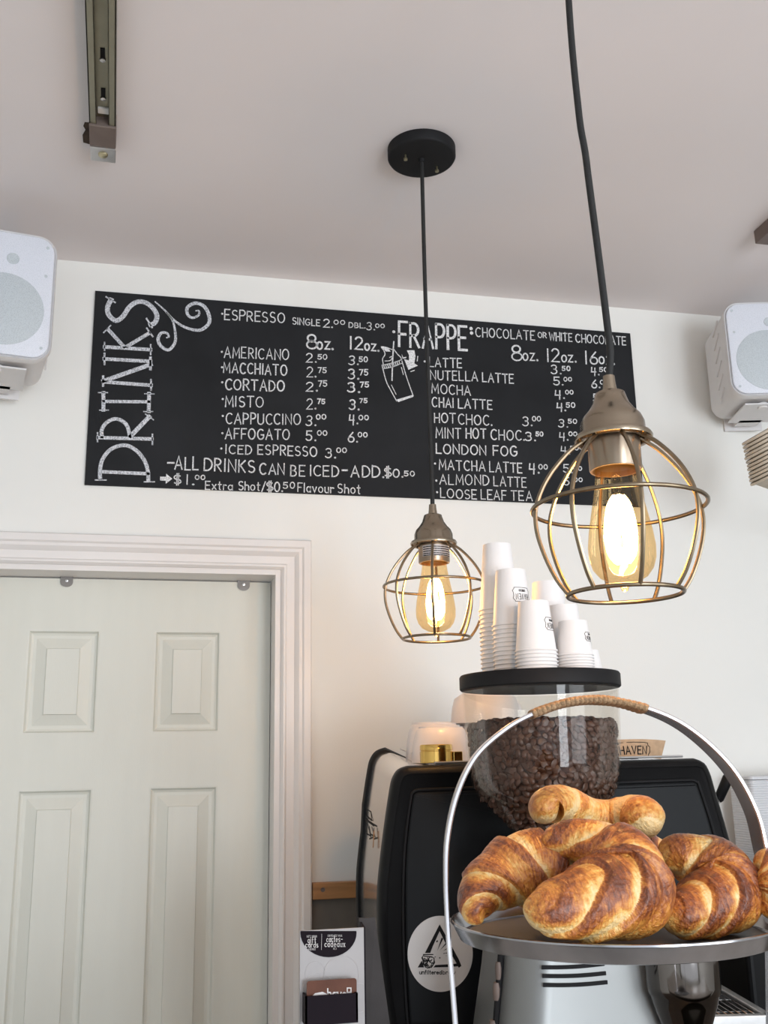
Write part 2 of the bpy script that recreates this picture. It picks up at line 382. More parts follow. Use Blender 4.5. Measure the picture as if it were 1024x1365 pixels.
g('g', .48, arc(.24, .32, .24, .28, 30, 330, 12), [(.48, x_), (.48, -.12)] + arc(.24, -.12, .24, .2, 0, -150, 8))
g('h', .46, [(0, 1), (0, 0)], [(0, .4)] + arc(.23, .38, .23, .24, 160, 0, 8) + [(.46, 0)])
g('i', .06, [(.03, x_), (.03, 0)], [(.03, .82), (.03, .88)])
g('k', .46, [(0, 1), (0, 0)], [(.42, .62), (0, .25)], [(.14, .38), (.46, 0)])
g('l', .06, [(.03, 1), (.03, 0)])
g('m', .76, [(0, x_), (0, 0)], arc(.19, .4, .19, .22, 170, 0, 7) + [(.38, 0)], arc(.57, .4, .19, .22, 170, 0, 7) + [(.76, 0)])
g('n', .46, [(0, x_), (0, 0)], [(0, .4)] + arc(.23, .38, .23, .24, 160, 0, 8) + [(.46, 0)])
g('o', .52, arc(.26, .31, .26, .31, 90, 450, 14))
g('p', .5, [(0, x_), (0, -.3)], arc(.25, .31, .25, .3, 150, -150, 12))
g('r', .34, [(0, x_), (0, 0)], arc(.22, .36, .22, .25, 170, 50, 6))
g('s', .4, arc(.2, .46, .18, .16, 40, 270, 8) + arc(.2, .15, .2, .15, 90, -140, 8))
g('t', .34, [(.15, .95), (.15, .1)] + arc(.27, .1, .12, .1, 180, 280, 4), [(0, .62), (.34, .62)])
g('u', .46, [(0, x_), (0, .22)] + arc(.23, .22, .23, .22, 180, 360, 8), [(.46, x_), (.46, 0)])
g('v', .46, [(0, x_), (.23, 0), (.46, x_)])
g('w', .68, [(0, x_), (.17, 0), (.34, .5), (.51, 0), (.68, x_)])
g('x', .44, [(0, x_), (.44, 0)], [(.44, x_), (0, 0)])
g('y', .46, [(0, x_), (.23, .05)], [(.46, x_), (.12, -.3)])
g('z', .46, [(0, x_), (.46, x_), (0, 0), (.46, 0)])
g('o1', .3, arc(.15, .15, .15, .15, 90, 450, 10))
def text_strokes(txt, gap=.27, space=.4):
    x = 0; out = []
    for i, ch in enumerate(txt):
        if ch == ' ': x += space; continue
        w, st = G[ch]
        for s_ in st: out.append([(x + a, b) for a, b in s_])
        x += w + gap
    return x - gap, out
def write(mb, txt, o, u, v, nrm, w, t=.0006, jit=0.0, width=None, gap=.27):
    """letters from point o along u (full width vector) with cap-height vector v"""
    L, st = text_strokes(txt, gap); o = Vector(o); u = Vector(u); v = Vector(v)
    for s_ in st:
        dx = random.uniform(-jit, jit); dy = random.uniform(-jit, jit); k = 1 + random.uniform(-jit, jit) * 1.5
        mb.ribbon([o + u * ((a + dx) / L) + v * (b * k + dy) for a, b in s_], nrm, w * (1 + random.uniform(-.12, .12)), t)

# ================================================================== THE ROOM
YW = 2.40; ZC = EYE.z + 1.234; XL, XR, YF = -1.9, 2.55, -2.6
struct(MB().b2((XL, YF, -.1), (XR, YW + .5, 0)).build('floor', 'floor', smooth=0))
ceil = struct(MB().b2((XL, YF, ZC), (XR, YW + .5, ZC + .1)).build('ceiling', 'ceil', smooth=0))
# doorway numbers
YD = YW + .085
jr = P(359, 1000, YD).x                  # right edge of the door slab
jl = P(-38, 1000, YD).x
dtop = P(200, 773.5, YD).z
wb = MB()
wb.b2((XL, YW, 0), (jl - .012, YW + .12, ZC)); wb.b2((jr + .014, YW, 0), (XR, YW + .12, ZC)); wb.b2((jl - .012, YW, dtop + .022), (jr + .014, YW + .12, ZC))
struct(wb.build('wall_back', 'wall', smooth=0))
struct(MB().b2((XL - .1, YF, 0), (XL, YW + .5, ZC)).build('wall_left', 'wall', smooth=0))
wr_ = MB(); wr_.b2((XR, -.45, 0), (XR + .1, YW + .5, ZC)); wr_.b2((XR, YF, 0), (XR + .1, -2.05, ZC)); wr_.b2((XR, -2.05, 0), (XR + .1, -.45, .95)); wr_.b2((XR, -2.05, 2.35), (XR + .1, -.45, ZC))
struct(wr_.build('wall_right', 'wall', smooth=0))
wf = MB(); wf.b2((XL, YF - .1, 0), (XR, YF, .25)); wf.b2((XL, YF - .1, 2.4), (XR, YF, ZC)); wf.b2((XL, YF - .1, 0), (XL + .25, YF, ZC)); wf.b2((XR - .2, YF - .1, 0), (XR, YF, ZC))
struct(wf.build('wall_front', 'wall', smooth=0))

# door casing: stepped moulding swept round the opening
def casing():
    prof = [(0, 0), (0, .010), (.008, .016), (.014, .016), (.020, .011), (.045, .011), (.052, .017), (.060, .021), (.070, .021), (.076, .025), (.098, .025), (.103, .020), (.103, 0)]
    xo = P(414, 1000, YW).x; xi = P(373, 1000, YW).x; k = (xo - xi) / .103
    zt = P(410, 722.5, YW).z; zi = zt - (xo - xi)
    xl = jl - .012
    mb = MB(); loops = []
    for cx, cz, sx, sz in ((xi, 0, 1, 0), (xi, zi, 1, 1), (xl, zi, -1, 1), (xl, 0, -1, 0)):
        loops.append([Vector((cx + sx * d * k, YW - h, cz + sz * d * k)) for d, h in prof])
    mb.loft(loops); return struct(mb.build('trim_1', 'trim', smooth=25)), xi, zi
_, XI, ZI = casing()
jb = MB(); jb.b2((jr + .0015, YW - .006, 0), (XI + .004, YW + .12, ZI + .004)); jb.b2((jl - .016, YW - .006, 0), (jl - .0015, YW + .12, ZI + .004)); jb.b2((jl - .002, YW - .006, dtop + .003), (jr + .002, YW + .12, ZI + .004))
struct(jb.build('trim_2', 'trim', smooth=0))

# door slab with raised panels
door = bpy.data.objects.new('door_1', None); COL.objects.link(door); door.location = ((jl + jr) / 2, YD, 0); struct(door)
cols = [(P(33, 905, YD).x, P(131, 905, YD).x), (P(204, 905, YD).x, P(293.5, 905, YD).x)]
r1 = (P(160, 978, YD).z, P(160, 840, YD).z); r2t = P(160, 1050, YD).z
rows = [(r1[0], r1[1]), (r2t - .62, r2t), (.22, r2t - .76)]
dm = MB(); dm.b2((jl, YD + .0122, .01), (jr, YD + .035, dtop))
xs = [jl, cols[0][0], cols[0][1], cols[1][0], cols[1][1], jr]
zs = [.01, rows[2][0], rows[2][1], rows[1][0], rows[1][1], rows[0][0], rows[0][1], dtop]
for i in range(5):
    for j in range(7):
        if i in (1, 3) and j in (1, 3, 5): continue
        dm.b2((xs[i], YD, zs[j]), (xs[i + 1], YD + .013, zs[j + 1]))
bmj = dm
bmj.build('door_slab', 'door', door, smooth=0)
for (xa, xb) in cols:
    for (za, zb) in rows:
        def rl(d, y): return [Vector((xa + d, y, za + d)), Vector((xb - d, y, za + d)), Vector((xb - d, y, zb - d)), Vector((xa + d, y, zb - d))]
        MB().loft([rl(0, YD + .0125), rl(0, YD), rl(.004, YD + .001), rl(.008, YD + .009), rl(.013, YD + .0115), rl(.020, YD + .0115), rl(.044, YD + .002), rl(.0455, YD - .0015)]).build('door_panel', 'door', door, smooth=20)
for cx, cy in ((89, 774), (325, 779)):
    c = P(cx, cy, YD - .004); m = mpp(c); w = 8 * m
    cl = MB(); lp = [(w, 5 * m)] + [(-w, 5 * m)] + [(w * math.cos(R(a)), -2 * m + w * .8 * math.sin(R(a))) for a in range(180, 361, 20)]
    cl.prism([c + Vector((a, 0, b)) for a, b in lp], (0, .004, 0)); cl.b2((c.x - w, YD - .012, c.z + 4 * m), (c.x + w, YD, c.z + 6 * m))
    clip = cl.build('hanger_clip', 'clear', door, smooth=30)
    MB().lathe([(0, -.001), (2.2 * m, -.001), (2.0 * m, .002), (0, .0025)], (c.x, YD - .004, c.z), 12, Matrix.Rotation(R(90), 3, 'X')).build('screw', 'steel', clip)

# wood strip and dark wall below it
zs1 = P(440, 1175, YW).z; zs2 = P(440, 1197, YW).z; xs0 = P(417, 1186, YW - .02).x
struct(MB().b2((xs0, YW - .022, zs2), (XR - .01, YW - .0005, zs1)).build('trim_3', 'wood', smooth=0, bevel=.002))
sp = struct(MB().b2((xs0 - .004, YW - .006, 1.0), (XR - .01, YW, zs2)).build('trim_4', 'splash', smooth=0))
pscr = P(430.5, 1186, YW - .022)
MB().lathe([(0, .0005), (.005, .0005), (.0045, .002), (0, .0012)], pscr, 14, Matrix.Rotation(R(90), 3, 'X')).build('screw', 'brown_metal', bpy.data.objects['trim_3'], smooth=30)

# ================================================================== CEILING TRACKS
def track(cx, tip, label, tab_end, rz=0):
    t = thing('ceiling_track', label, 'ceiling track', (cx, tip, ZC), 'metal tracks on the ceiling', rz=R(rz))
    w = .0245; y0 = -1.15; y1 = -.062; h = .030
    K = dict(parent=t, rel=False, smooth=0)
    ch = MB()
    for sx in (-1, 1):
        ch.b2((sx * w, y0, -h), (sx * (w - .002), y1, -.001))
        ch.b2((sx * w, y0, -h), (sx * (w - .013), y1, -h + .002))
        ch.b2((sx * (w - .012), y0, -h), (sx * (w - .013), y1, -h + .010))
    ch.b2((-w, y0, -.012), (w, y1, -.001))
    chan = ch.build('channel', 'track', **K)
    for yy in (-.235, -.125):
        MB().lathe([(0, 0), (.0055, 0), (.005, -.003), (0, -.004)], (.001, yy, -.012), 14).build('screw', 'steel', chan, rel=False)
        MB().b2((-.003, yy - .03, -.0135), (.005, yy - .004, -.012)).build('slot', 'ink', chan, smooth=0, rel=False)
    MB().b2((-.009, -.098, -.016), (.011, -.082, -.012)).build('plaster_fleck', 'plaster', chan, smooth=0, rel=False)
    MB().box((0, -.034, -.018), (.050, .068, .034)).build('mounting_bracket', 'brown_metal', bevel=.002, **K)
    if tab_end:
        tb = MB(); tb.box((0, .030, -.028), (.049, .060, .002)); tb.box((0, .001, -.032), (.049, .004, .012)); tb.box((0, .058, -.014), (.049, .002, .028))
        tab = tb.build('end_tab', 'steel', bevel=.0008, **K)
        MB().lathe([(0, 0), (.010, 0), (.009, -.003), (.004, -.0045), (0, -.004)], (0, .034, -.029), 16).build('screw', 'screw', tab, rel=False)
tq = PZ(137, 196, ZC - .034)
track(tq.x, tq.y, 'metal channel track on ceiling above the left speaker, with brown end bracket', True, 2.0)
tq = PZ(1010, 320, ZC - .03)
track(tq.x + .024, tq.y + .01, 'grey metal track end on ceiling above the right speaker', False, 0)
hp = []
random.seed(3)
for x, y in ((124, 164), (113, 163), (111, 168), (114, 173), (110, 180), (111, 190), (118, 192), (124, 193)):
    q = PZ(x, y, ZC - .0006); hp.append(q)
MB().prism(hp, (0, 0, .0005)).build('plaster_hole', 'hole', ceil, smooth=0)

# ================================================================== MENU BOARD
YB = YW - .006
bx0, bx1 = -0.178, 1.258; bz1 = EYE.z + 1.1557; bz0 = EYE.z + .6565
board = thing('menu_board', 'long black chalkboard drinks menu on back wall above the door', 'menu board', ((bx0 + bx1) / 2, YB, bz0))
MB().b2((bx0, YB, bz0), (bx1, YW - .0002, bz1)).build('board', 'board', board, smooth=0)
NB = Vector((0, -1, 0)); YT = YB - .0002
def bp(x, y): return P(x, y, YT)
menu = MB(); bold = MB()
def line(txt, x0, y0, x1, y1, cap, w=1.5, mb=None, jit=.025, gap=.27):
    o = bp(x0, y0); u = bp(x1, y1) - o; cap *= .93; v = bp(x0 + .04 * cap, y0 - cap) - o
    v = Vector((v.x * .3, 0, v.z))
    write(mb or menu, txt, o, u, v, NB, w * mpp(o), .0006, jit, gap=gap)
random.seed(11)
L_ = [
 ('ESPRESSO', 299.5, 426, 379, 430.5, 14.3, 1.7), ('SINGLE', 390, 432, 426.5, 434.6, 9, 1.4), ('2.', 431, 436.2, 443.5, 436.5, 11.5, 1.5), ('00', 445.5, 432.3, 459.5, 432.6, 6, 1.3),
 ('DBL.', 465.5, 436.5, 487, 437.5, 7, 1.3), ('3.', 489.5, 439.8, 499.5, 440, 10.5, 1.4), ('00', 500.5, 436.5, 512.5, 437, 5.5, 1.3),
 ('8', 408.5, 464.5, 422, 465, 20.5, 2.3), ('oz.', 423, 464.8, 444, 466, 17, 2.2), ('12', 467.5, 465, 483, 466, 17, 2.1), ('oz.', 486.5, 466.8, 505, 468, 14.5, 2.1),
 ('2.', 408.5, 482.8, 421.5, 482.8, 12, 1.5), ('50', 424, 479, 436, 479, 7, 1.4), ('3.', 465.5, 485.8, 478, 485.8, 12, 1.5), ('50', 479, 482.3, 490, 482.3, 7, 1.4),
 ('2.', 408.8, 502.3, 421.5, 502.5, 14, 1.5), ('75', 424, 497, 435, 497, 7.5, 1.5), ('3.', 464.5, 505, 478, 505, 14, 1.9), ('75', 479.5, 500, 490.5, 500, 8, 1.7),
 ('2.', 408.5, 521.2, 423, 521.2, 12.5, 1.7), ('75', 424.5, 515, 436, 515, 8, 1.6), ('3.', 464, 522.6, 479, 522.8, 13.5, 2), ('75', 480.5, 516, 491.5, 516, 7, 1.6),
 ('2.', 408.5, 545.3, 421, 545.3, 14.5, 1.6), ('75', 423.5, 538, 433, 538.5, 6.5, 1.5), ('3.', 466, 546, 478.5, 546, 14.5, 2), ('75', 479.5, 537, 489.5, 537, 6, 1.5),
 ('3.', 408.5, 567.3, 421, 567.3, 13.5, 1.6), ('00', 421.8, 558.8, 434.5, 558.8, 6.5, 1.5), ('4.', 465.5, 565, 477, 565, 13, 1.7), ('00', 478.5, 559.5, 491, 559.8, 6.5, 1.5),
 ('5.', 408.5, 587.3, 421, 587.3, 13.5, 1.6), ('00', 423, 580, 436, 580.3, 6.5, 1.5), ('6.', 464.5, 589.3, 477, 589.3, 14, 1.7), ('00', 477.5, 582.3, 489.5, 582.5, 6.5, 1.5),
 ('AMERICANO', 299, 476.5, 384.8, 479.6, 15, 1.6), ('MACCHIATO', 298, 496.5, 382, 500.5, 14.5, 1.8), ('CORTADO', 300.5, 519, 379, 521.5, 15, 1.9), ('MISTO', 300.5, 541.8, 351, 542.5, 14.5, 1.6),
 ('CAPPUCCINO', 301.5, 564.8, 400.3, 566, 15, 1.7), ('AFFOGATO', 300.5, 584.8, 385.7, 585.8, 14.5, 1.7), ('ICED', 301, 604.5, 335.5, 605.5, 12.5, 1.5), ('ESPRESSO', 344, 605.5, 422.5, 608.6, 13.5, 1.6), ('3.', 434.5, 610.3, 447.5, 610.3, 14, 1.7), ('00', 449, 603.2, 462, 603.5, 6.5, 1.5),
 ('-', 223.5, 623.5, 231.5, 623.5, 15, 2.6), ('ALL', 233.5, 625.6, 264, 626.4, 18, 2), ('DRINKS', 272.5, 627, 339.3, 630, 17, 1.9), ('CAN', 346.5, 632, 379, 633, 15.5, 1.8), ('BE', 387.5, 634.2, 406, 634.8, 15, 1.7), ('ICED', 413.5, 634.2, 451.5, 634.9, 15, 1.8), ('-', 456, 633, 462.5, 633, 14, 2.4),
 ('ADD.', 468.5, 635.6, 511.5, 636.4, 16, 1.8), ('$', 512.5, 635.5, 521.8, 636, 13.5, 1.6), ('0.', 524.3, 636, 537, 636, 11, 1.6), ('50', 539.2, 634.6, 552.3, 634.6, 7, 1.5),
 ('$', 232, 645, 241.5, 645.2, 13, 1.6), ('1.', 249, 645.5, 258.5, 646, 14, 1.7), ('00', 260.2, 639, 273, 639.2, 6, 1.4),
 ('Extra', 273.8, 652.3, 310, 653.2, 11.5, 1.5), ('Shot/', 318, 653.3, 353.5, 653.8, 12, 1.5), ('$', 355.5, 654.6, 364, 654.8, 13, 1.5), ('0.', 366, 655, 376.8, 655.2, 13, 1.6), ('50', 378, 651, 392.5, 651, 8.5, 1.5), ('Flavour', 397, 655.5, 444.5, 657, 12.5, 1.5), ('Shot', 450.5, 657, 480, 658, 12.5, 1.5),
 ('CHOCOLATE', 634.6, 448.6, 712.6, 453.2, 13, 1.5), ('OR', 717.5, 449.8, 728.5, 450.6, 7.5, 1.4), ('WHITE', 732.5, 453.6, 762.5, 455, 11.3, 1.6), ('CHOCOLATE', 768, 456, 834.5, 460, 11.5, 1.5),
 ('8', 682.3, 480, 695.7, 480.3, 20.5, 2.2), ('oz.', 697.5, 480.2, 717, 480.6, 16.5, 2), ('12', 730.3, 481.5, 746, 482.4, 18, 2), ('oz.', 749, 482, 768, 482.5, 15.5, 2), ('16', 781.5, 485, 797, 485.6, 17.5, 2), ('oz.', 799, 485, 819, 485.6, 16, 2),
 ('LATTE', 572.3, 488.4, 615.5, 490.4, 13, 1.6), ('NUTELLA', 574, 505.8, 636.8, 508, 13, 1.6), ('LATTE', 643.3, 508.8, 684.5, 511, 13, 1.7), ('MOCHA', 575.8, 524, 627.5, 526.8, 13, 1.6), ('CHAI', 576.5, 542.4, 604.5, 543.2, 13.5, 1.7), ('LATTE', 611, 543.6, 655.8, 545.6, 13, 1.7),
 ('HOT', 579.3, 563, 607.3, 564, 13.5, 1.6), ('CHOC.', 611.5, 565.5, 656, 567, 14, 1.6), ('3.', 697.3, 567.6, 709.5, 567.8, 13, 1.6), ('00', 709.8, 561.2, 721, 561.4, 6.5, 1.4),
 ('MINT', 581.3, 583.5, 614.5, 584.7, 14, 1.6), ('HOT', 621.5, 584, 648, 584.6, 14, 1.7), ('CHOC.', 655, 586, 699, 587, 14, 1.7), ('3.', 701, 587.5, 714, 587.7, 12.5, 1.7), ('50', 714.7, 581.3, 724, 581.5, 6, 1.6),
 ('LONDON', 581.5, 604, 648, 606.8, 13.5, 1.8), ('FOG', 657.8, 607, 689, 607.9, 13.5, 1.8), ('MATCHA', 585.5, 625.8, 647, 628.3, 14, 1.6), ('LATTE', 653, 628.6, 696, 630.2, 14, 1.6), ('4.', 706, 630.3, 718.5, 630.6, 13.5, 1.7), ('00', 718.5, 625.2, 730, 625.5, 6.5, 1.5),
 ('ALMOND', 586.5, 645.2, 652, 646.8, 14, 1.5), ('LATTE', 658.8, 647.2, 701.5, 649.4, 13.5, 1.5), ('LOOSE', 587.3, 662.8, 635.5, 665.6, 13, 1.5), ('LEAF', 641.8, 665.4, 675, 666.6, 13.5, 1.5), ('TEA', 681.5, 666.8, 709.5, 667.6, 13.5, 1.5),
 ('3.', 735.5, 498, 748, 498.2, 12, 1.6), ('50', 749.7, 494, 760, 494, 6, 1.5), ('5.', 738.3, 513.2, 751, 513.4, 11, 1.6), ('00', 752, 508, 762.2, 508, 5.5, 1.4), ('4.', 740.3, 531, 752.5, 531, 11.5, 1.6), ('00', 754, 525.5, 764.3, 525.5, 5.5, 1.4), ('4.', 742.8, 547.6, 754.5, 547.6, 11, 1.7), ('50', 755, 543, 766.5, 543, 6.5, 1.6),
 ('3.', 745.3, 569.3, 756.8, 569.5, 11, 1.5), ('50', 757.6, 564.2, 769, 564.4, 6, 1.4), ('4.', 746, 586.8, 757.5, 586.8, 11, 1.5), ('00', 758.3, 581, 769.5, 581, 5.5, 1.4), ('4.', 748, 605.6, 759.5, 605.6, 11, 1.5), ('50', 760.5, 600, 771, 600, 5.5, 1.4), ('5.', 751.3, 630, 763, 630, 11, 1.5), ('00', 765, 627, 775.5, 627, 5.5, 1.4), ('5.', 752.5, 646.5, 763.5, 646.5, 11, 1.5), ('00', 765.3, 642, 776.5, 642, 5.5, 1.4),
 ('4.', 788.3, 500, 799, 500, 10.5, 1.6), ('50', 799.3, 495.6, 810, 495.6, 6, 1.5), ('6.', 789.3, 517, 800, 517, 11, 1.6), ('00', 800.5, 512, 811, 512, 5.5, 1.4), ('5.', 791.5, 535.5, 802, 535.5, 11, 1.6),
]
i_ = 0
while i_ < len(L_):
    a = L_[i_]; mb_ = MB(); line(a[0], *a[1:6], w=a[6], mb=mb_); num = a[0][0].isdigit(); i_ += 1
    if num and i_ < len(L_):                      # the raised cents or the ounces belong to the figure before them
        b = L_[i_]; line(b[0], *b[1:6], w=b[6], mb=mb_); i_ += 1
    mb_.build('chalk_price' if num else 'chalk_word', 'chalk', board, smooth=0)
def dot(mb, x, y, r):
    c = bp(x, y); m = mpp(c) * r
    mb.prism([c + Vector((m * math.cos(R(a)), 0, m * math.sin(R(a)))) for a in range(0, 360, 45)], (0, -.0006, 0))
for x, y in ((296.2, 418.3), (295.8, 469), (296, 489.6), (296.3, 509.7), (297, 532), (297, 554.5), (296.5, 577.5), (295, 598), (566.2, 481.8), (580, 618), (581.7, 640.7), (582.8, 656.2), (525, 442.3)):
    mb_ = MB(); dot(mb_, x, y, 2.1 if x == 525 else 1.5); mb_.build('chalk_bullet', 'chalk', board, smooth=0)
dot(bold, 628, 438, 2.5); dot(bold, 628.7, 444, 2.5)
line('FRAPPE', 532, 461.5, 622.5, 466.5, 34.5, 3.5, bold, .012, gap=.24)
# arrow before $1.00
ar = [(213.5, 635.3), (221.5, 635.6), (221.5, 631.5), (229.7, 638.2), (221, 645), (221, 641), (213.5, 640.5)]
MB().prism([bp(*q) for q in ar], (0, -.0006, 0)).build('chalk_arrow', 'chalk', board, smooth=0)
# vertical title, serif letters turned a quarter
ttl = MB()
def px_stroke(mb, pts, w, cr=True, taper=None):
    q = [bp(*p) for p in pts]; q = catmull(q, 6) if cr and len(q) > 2 else q
    m = mpp(q[0])
    ws = [w * m] * len(q) if taper is None else [m * (w * (taper[0] + (taper[1] - taper[0]) * math.sin(math.pi * i / (len(q) - 1)))) for i in range(len(q))]
    mb.ribbon(q, NB, ws, .0007)
def cA(x, y): return (110 + x / 5.39, 380 + y / 5.39)     # reading off two enlargements of the photograph
def cB(x, y): return (110 + x / 5.39, 510 + y / 5.39)
def st(f, pts, w, cr=False): px_stroke(ttl, [f(*p) for p in pts], w, cr)
st(cB, [(130, 640), (475, 655)], 4.8); st(cB, [(127, 690), (125, 640), (140, 560), (190, 490), (260, 455), (330, 455), (400, 500), (450, 570), (470, 640), (473, 700)], 5.2, True); st(cB, [(92, 700), (170, 700)], 1.8); st(cB, [(443, 713), (517, 713)], 1.8)
st(cB, [(110, 395), (500, 405)], 5); st(cB, [(108, 360), (108, 425)], 2); st(cB, [(502, 372), (502, 445)], 2.2); st(cB, [(140, 390), (138, 340), (170, 290), (225, 262), (275, 270), (320, 310), (340, 385)], 5, True); st(cB, [(345, 385), (480, 245)], 6); st(cB, [(452, 225), (510, 268)], 1.8)
st(cB, [(148, 135), (480, 138)], 4.6); st(cB, [(150, 72), (150, 198)], 5); st(cB, [(478, 78), (476, 208)], 5); st(cB, [(115, 72), (180, 72)], 1.6); st(cB, [(122, 198), (186, 198)], 1.6); st(cB, [(447, 80), (515, 82)], 1.6); st(cB, [(440, 208), (505, 208)], 1.6)
st(cA, [(150, 695), (495, 720)], 5); st(cA, [(150, 690), (490, 570)], 6); st(cA, [(155, 530), (490, 548)], 5); st(cA, [(148, 655), (148, 725)], 3); st(cA, [(492, 680), (492, 755)], 2.4); st(cA, [(488, 520), (488, 606)], 3.6); st(cA, [(158, 492), (158, 570)], 2.6)
st(cA, [(158, 444), (490, 464)], 5); st(cA, [(158, 412), (158, 470)], 2); st(cA, [(490, 428), (490, 500)], 2); st(cA, [(300, 445), (185, 320)], 5); st(cA, [(320, 440), (480, 345)], 5); st(cA, [(152, 342), (202, 290)], 1.8); st(cA, [(462, 310), (505, 370)], 2.4)
st(cA, [(205, 105), (180, 160), (190, 215), (240, 255), (290, 225), (335, 160), (390, 122), (450, 125), (505, 165), (535, 220), (520, 270), (488, 285)], 6.4, True); st(cA, [(170, 85), (235, 125)], 2.2); st(cA, [(460, 240), (500, 305)], 2.4)
ttl.build('chalk_title', 'chalkdim', board, smooth=0)
fl = MB()
px_stroke(fl, [cA(*p) for p in ((522, 120), (590, 180), (650, 245), (720, 295), (800, 322), (860, 318), (910, 270), (905, 205), (870, 150), (810, 130), (755, 160), (755, 210), (790, 235), (835, 215), (835, 185), (815, 185))], 5, True, (.35, 1))
px_stroke(fl, [cA(*p) for p in ((600, 195), (645, 250), (665, 330), (665, 410), (620, 465), (565, 440), (543, 390), (565, 345), (605, 345), (620, 370), (605, 378))], 4.4, True, (.4, 1))
fl.build('chalk_flourish', 'chalkdim', board, smooth=0)
def cC(x, y): return (400 + x / 6.4, 400 + y / 6.4)
dr = MB()
for pts, w in (([(700, 555), (735, 690), (780, 780), (825, 862)], 1.3), ([(870, 520), (910, 660), (965, 815)], 1.3), ([(700, 555), (780, 540), (868, 508)], 1.1), ([(715, 585), (790, 570), (872, 538)], 1.1), ([(710, 545), (705, 500), (725, 465), (715, 430), (695, 400), (740, 405), (780, 420), (800, 420), (830, 460), (860, 490), (865, 510)], 1.3), ([(725, 520), (770, 515), (790, 480), (765, 490)], 1.1), ([(800, 355), (790, 520), (785, 685)], 1.8), ([(780, 725), (820, 805)], 1), ([(865, 575), (882, 635)], 1), ([(1005, 480), (1000, 520)], 1.2), ([(945, 610), (975, 600)], 1.2)):
    px_stroke(dr, [cC(*p) for p in pts], w)
for k in range(9):
    a = .05 + k / 10; px_stroke(dr, [cC(705 + a * 165, 557 - a * 45), cC(715 + a * 160, 584 - a * 45)], 1.3, False)
for pts in ([(822, 850), (965, 808), (968, 825), (840, 870)], [(912, 430), (975, 428), (985, 480), (975, 540), (1005, 560), (925, 595), (888, 505), (930, 515), (930, 470)], [(690, 395), (745, 405), (775, 440), (735, 440)], [(868, 462), (880, 490), (908, 485), (905, 495), (875, 500)]):
    dr.prism([bp(*cC(*p)) for p in pts], (0, -.0006, 0))
dr.build('chalk_drawing', 'chalk', board, smooth=0)
bold.build('chalk_heading', 'chalk', board, smooth=0)

# ================================================================== SPEAKERS
def speaker(px, py, Y, yaw, w, h, d, label):
    c = P(px, py, Y)                              # centre of the front
    t = thing('wall_speaker', label, 'speaker', c, 'white wall speakers', rz=R(yaw))
    def sh(loop, y): return [Vector((a, y, b)) for a, b in loop]
    lo = rrect(w, h, .042, 8); li = inset2(lo, .012); lb = inset2(lo, .018)
    MB().loft([sh(inset2(lo, .006), .004), sh(inset2(lo, .002), .000), sh(lo, .006), sh(lo, .02), sh(inset2(lo, .004), .022), sh(inset2(lo, .004), .03), sh(inset2(lo, .008), d - .01), sh(inset2(lo, .016), d)]).build('cabinet', 'spk', t, smooth=35, rel=False)
    gr = MB().loft([sh(inset2(lo, .007), .002), sh(inset2(lo, .0075), -.003), sh(inset2(lo, .012), -.005)]).build('grille', GRILLE, t, smooth=35, rel=False)
    rx = Matrix.Rotation(R(90), 3, 'X')
    MB().lathe([(w * .40, -.0005), (w * .40, .0006), (w * .39, .0012), (0, .0012)], (0, -.0052, -h * .13), 48, rx).build('woofer', WOOF, gr, rel=False)
    MB().lathe([(.013, 0), (.013, .001), (.010, .0014), (.008, .0006), (0, .0006)], (.012, -.0052, h * .27), 24, rx).build('tweeter', WOOF, gr, rel=False)
    for sx in (-1, 1):
        for zz in (.40, .17, -.40):
            MB().lathe([(.0035, 0), (.0035, .0008), (0, .0009)], (sx * (w / 2 - .022), -.0052, h * zz), 10, rx).build('grille_pin', WOOF, gr, rel=False)
    rb = MB()
    for sx in (-1, 1):
        for k in range(6): rb.box((sx * (w / 2 - .0045), .085, h * (.36 - .145 * k)), (.004, .055, .0035), Matrix.Rotation(R(sx * 0), 3, 'Z') @ Matrix.Rotation(R(-30), 3, 'X'))
    for k in range(5): rb.box((w * (-.36 + .18 * k), d * .5, -h / 2 + .0135), (.003, d * .55, .006))
    rb.build('rib', 'spk', t, smooth=0, rel=False)
    br = MB(); br.box((0, d * .55, -h / 2 - .006), (w * .55, d * .7, .004)); br.box((0, d + .03, -h / 2 + .02), (w * .5, .006, .07)); br.box((0, d * .88 + .012, -h / 2 - .002), (.06, .05, .012))
    br.build('bracket', 'spk', t, smooth=0, rel=False)
    MB().lathe([(.012, -.022), (.0125, -.008), (.005, -.006), (.005, 0)], (-w * .02, d * .3, -h / 2 + .010), 16).build('knob', 'whiteprint', t, rel=False)
    return t
def grille_mat(name, c1, c2):
    m, nt, b = newmat(name); tc = N(nt, 'ShaderNodeTexCoord'); vo = N(nt, 'ShaderNodeTexVoronoi'); vo.inputs['Scale'].default_value = 520
    cr = N(nt, 'ShaderNodeValToRGB'); cr.color_ramp.elements[0].color = (*c2, 1); cr.color_ramp.elements[1].color = (*c1, 1); cr.color_ramp.elements[0].position = .15; cr.color_ramp.elements[1].position = .45
    nt.links.new(tc.outputs['Object'], vo.inputs['Vector']); nt.links.new(vo.outputs['Distance'], cr.inputs[0]); nt.links.new(cr.outputs[0], b.inputs['Base Color']); b.inputs['Roughness'].default_value = .5; return m
GRILLE = grille_mat('white_grille', (0.70, 0.73, 0.80), (0.56, 0.60, 0.66)); WOOF = grille_mat('grille_over_cone', (0.52, 0.57, 0.60), (0.34, 0.38, 0.41))
speaker(6, 390, 2.13, 10, .208, .298, .19, 'white wall speaker at far left, over the door frame')
speaker(1022, 464, 2.155, -14, .205, .262, .205, 'white wall speaker at far right, beside the menu board')

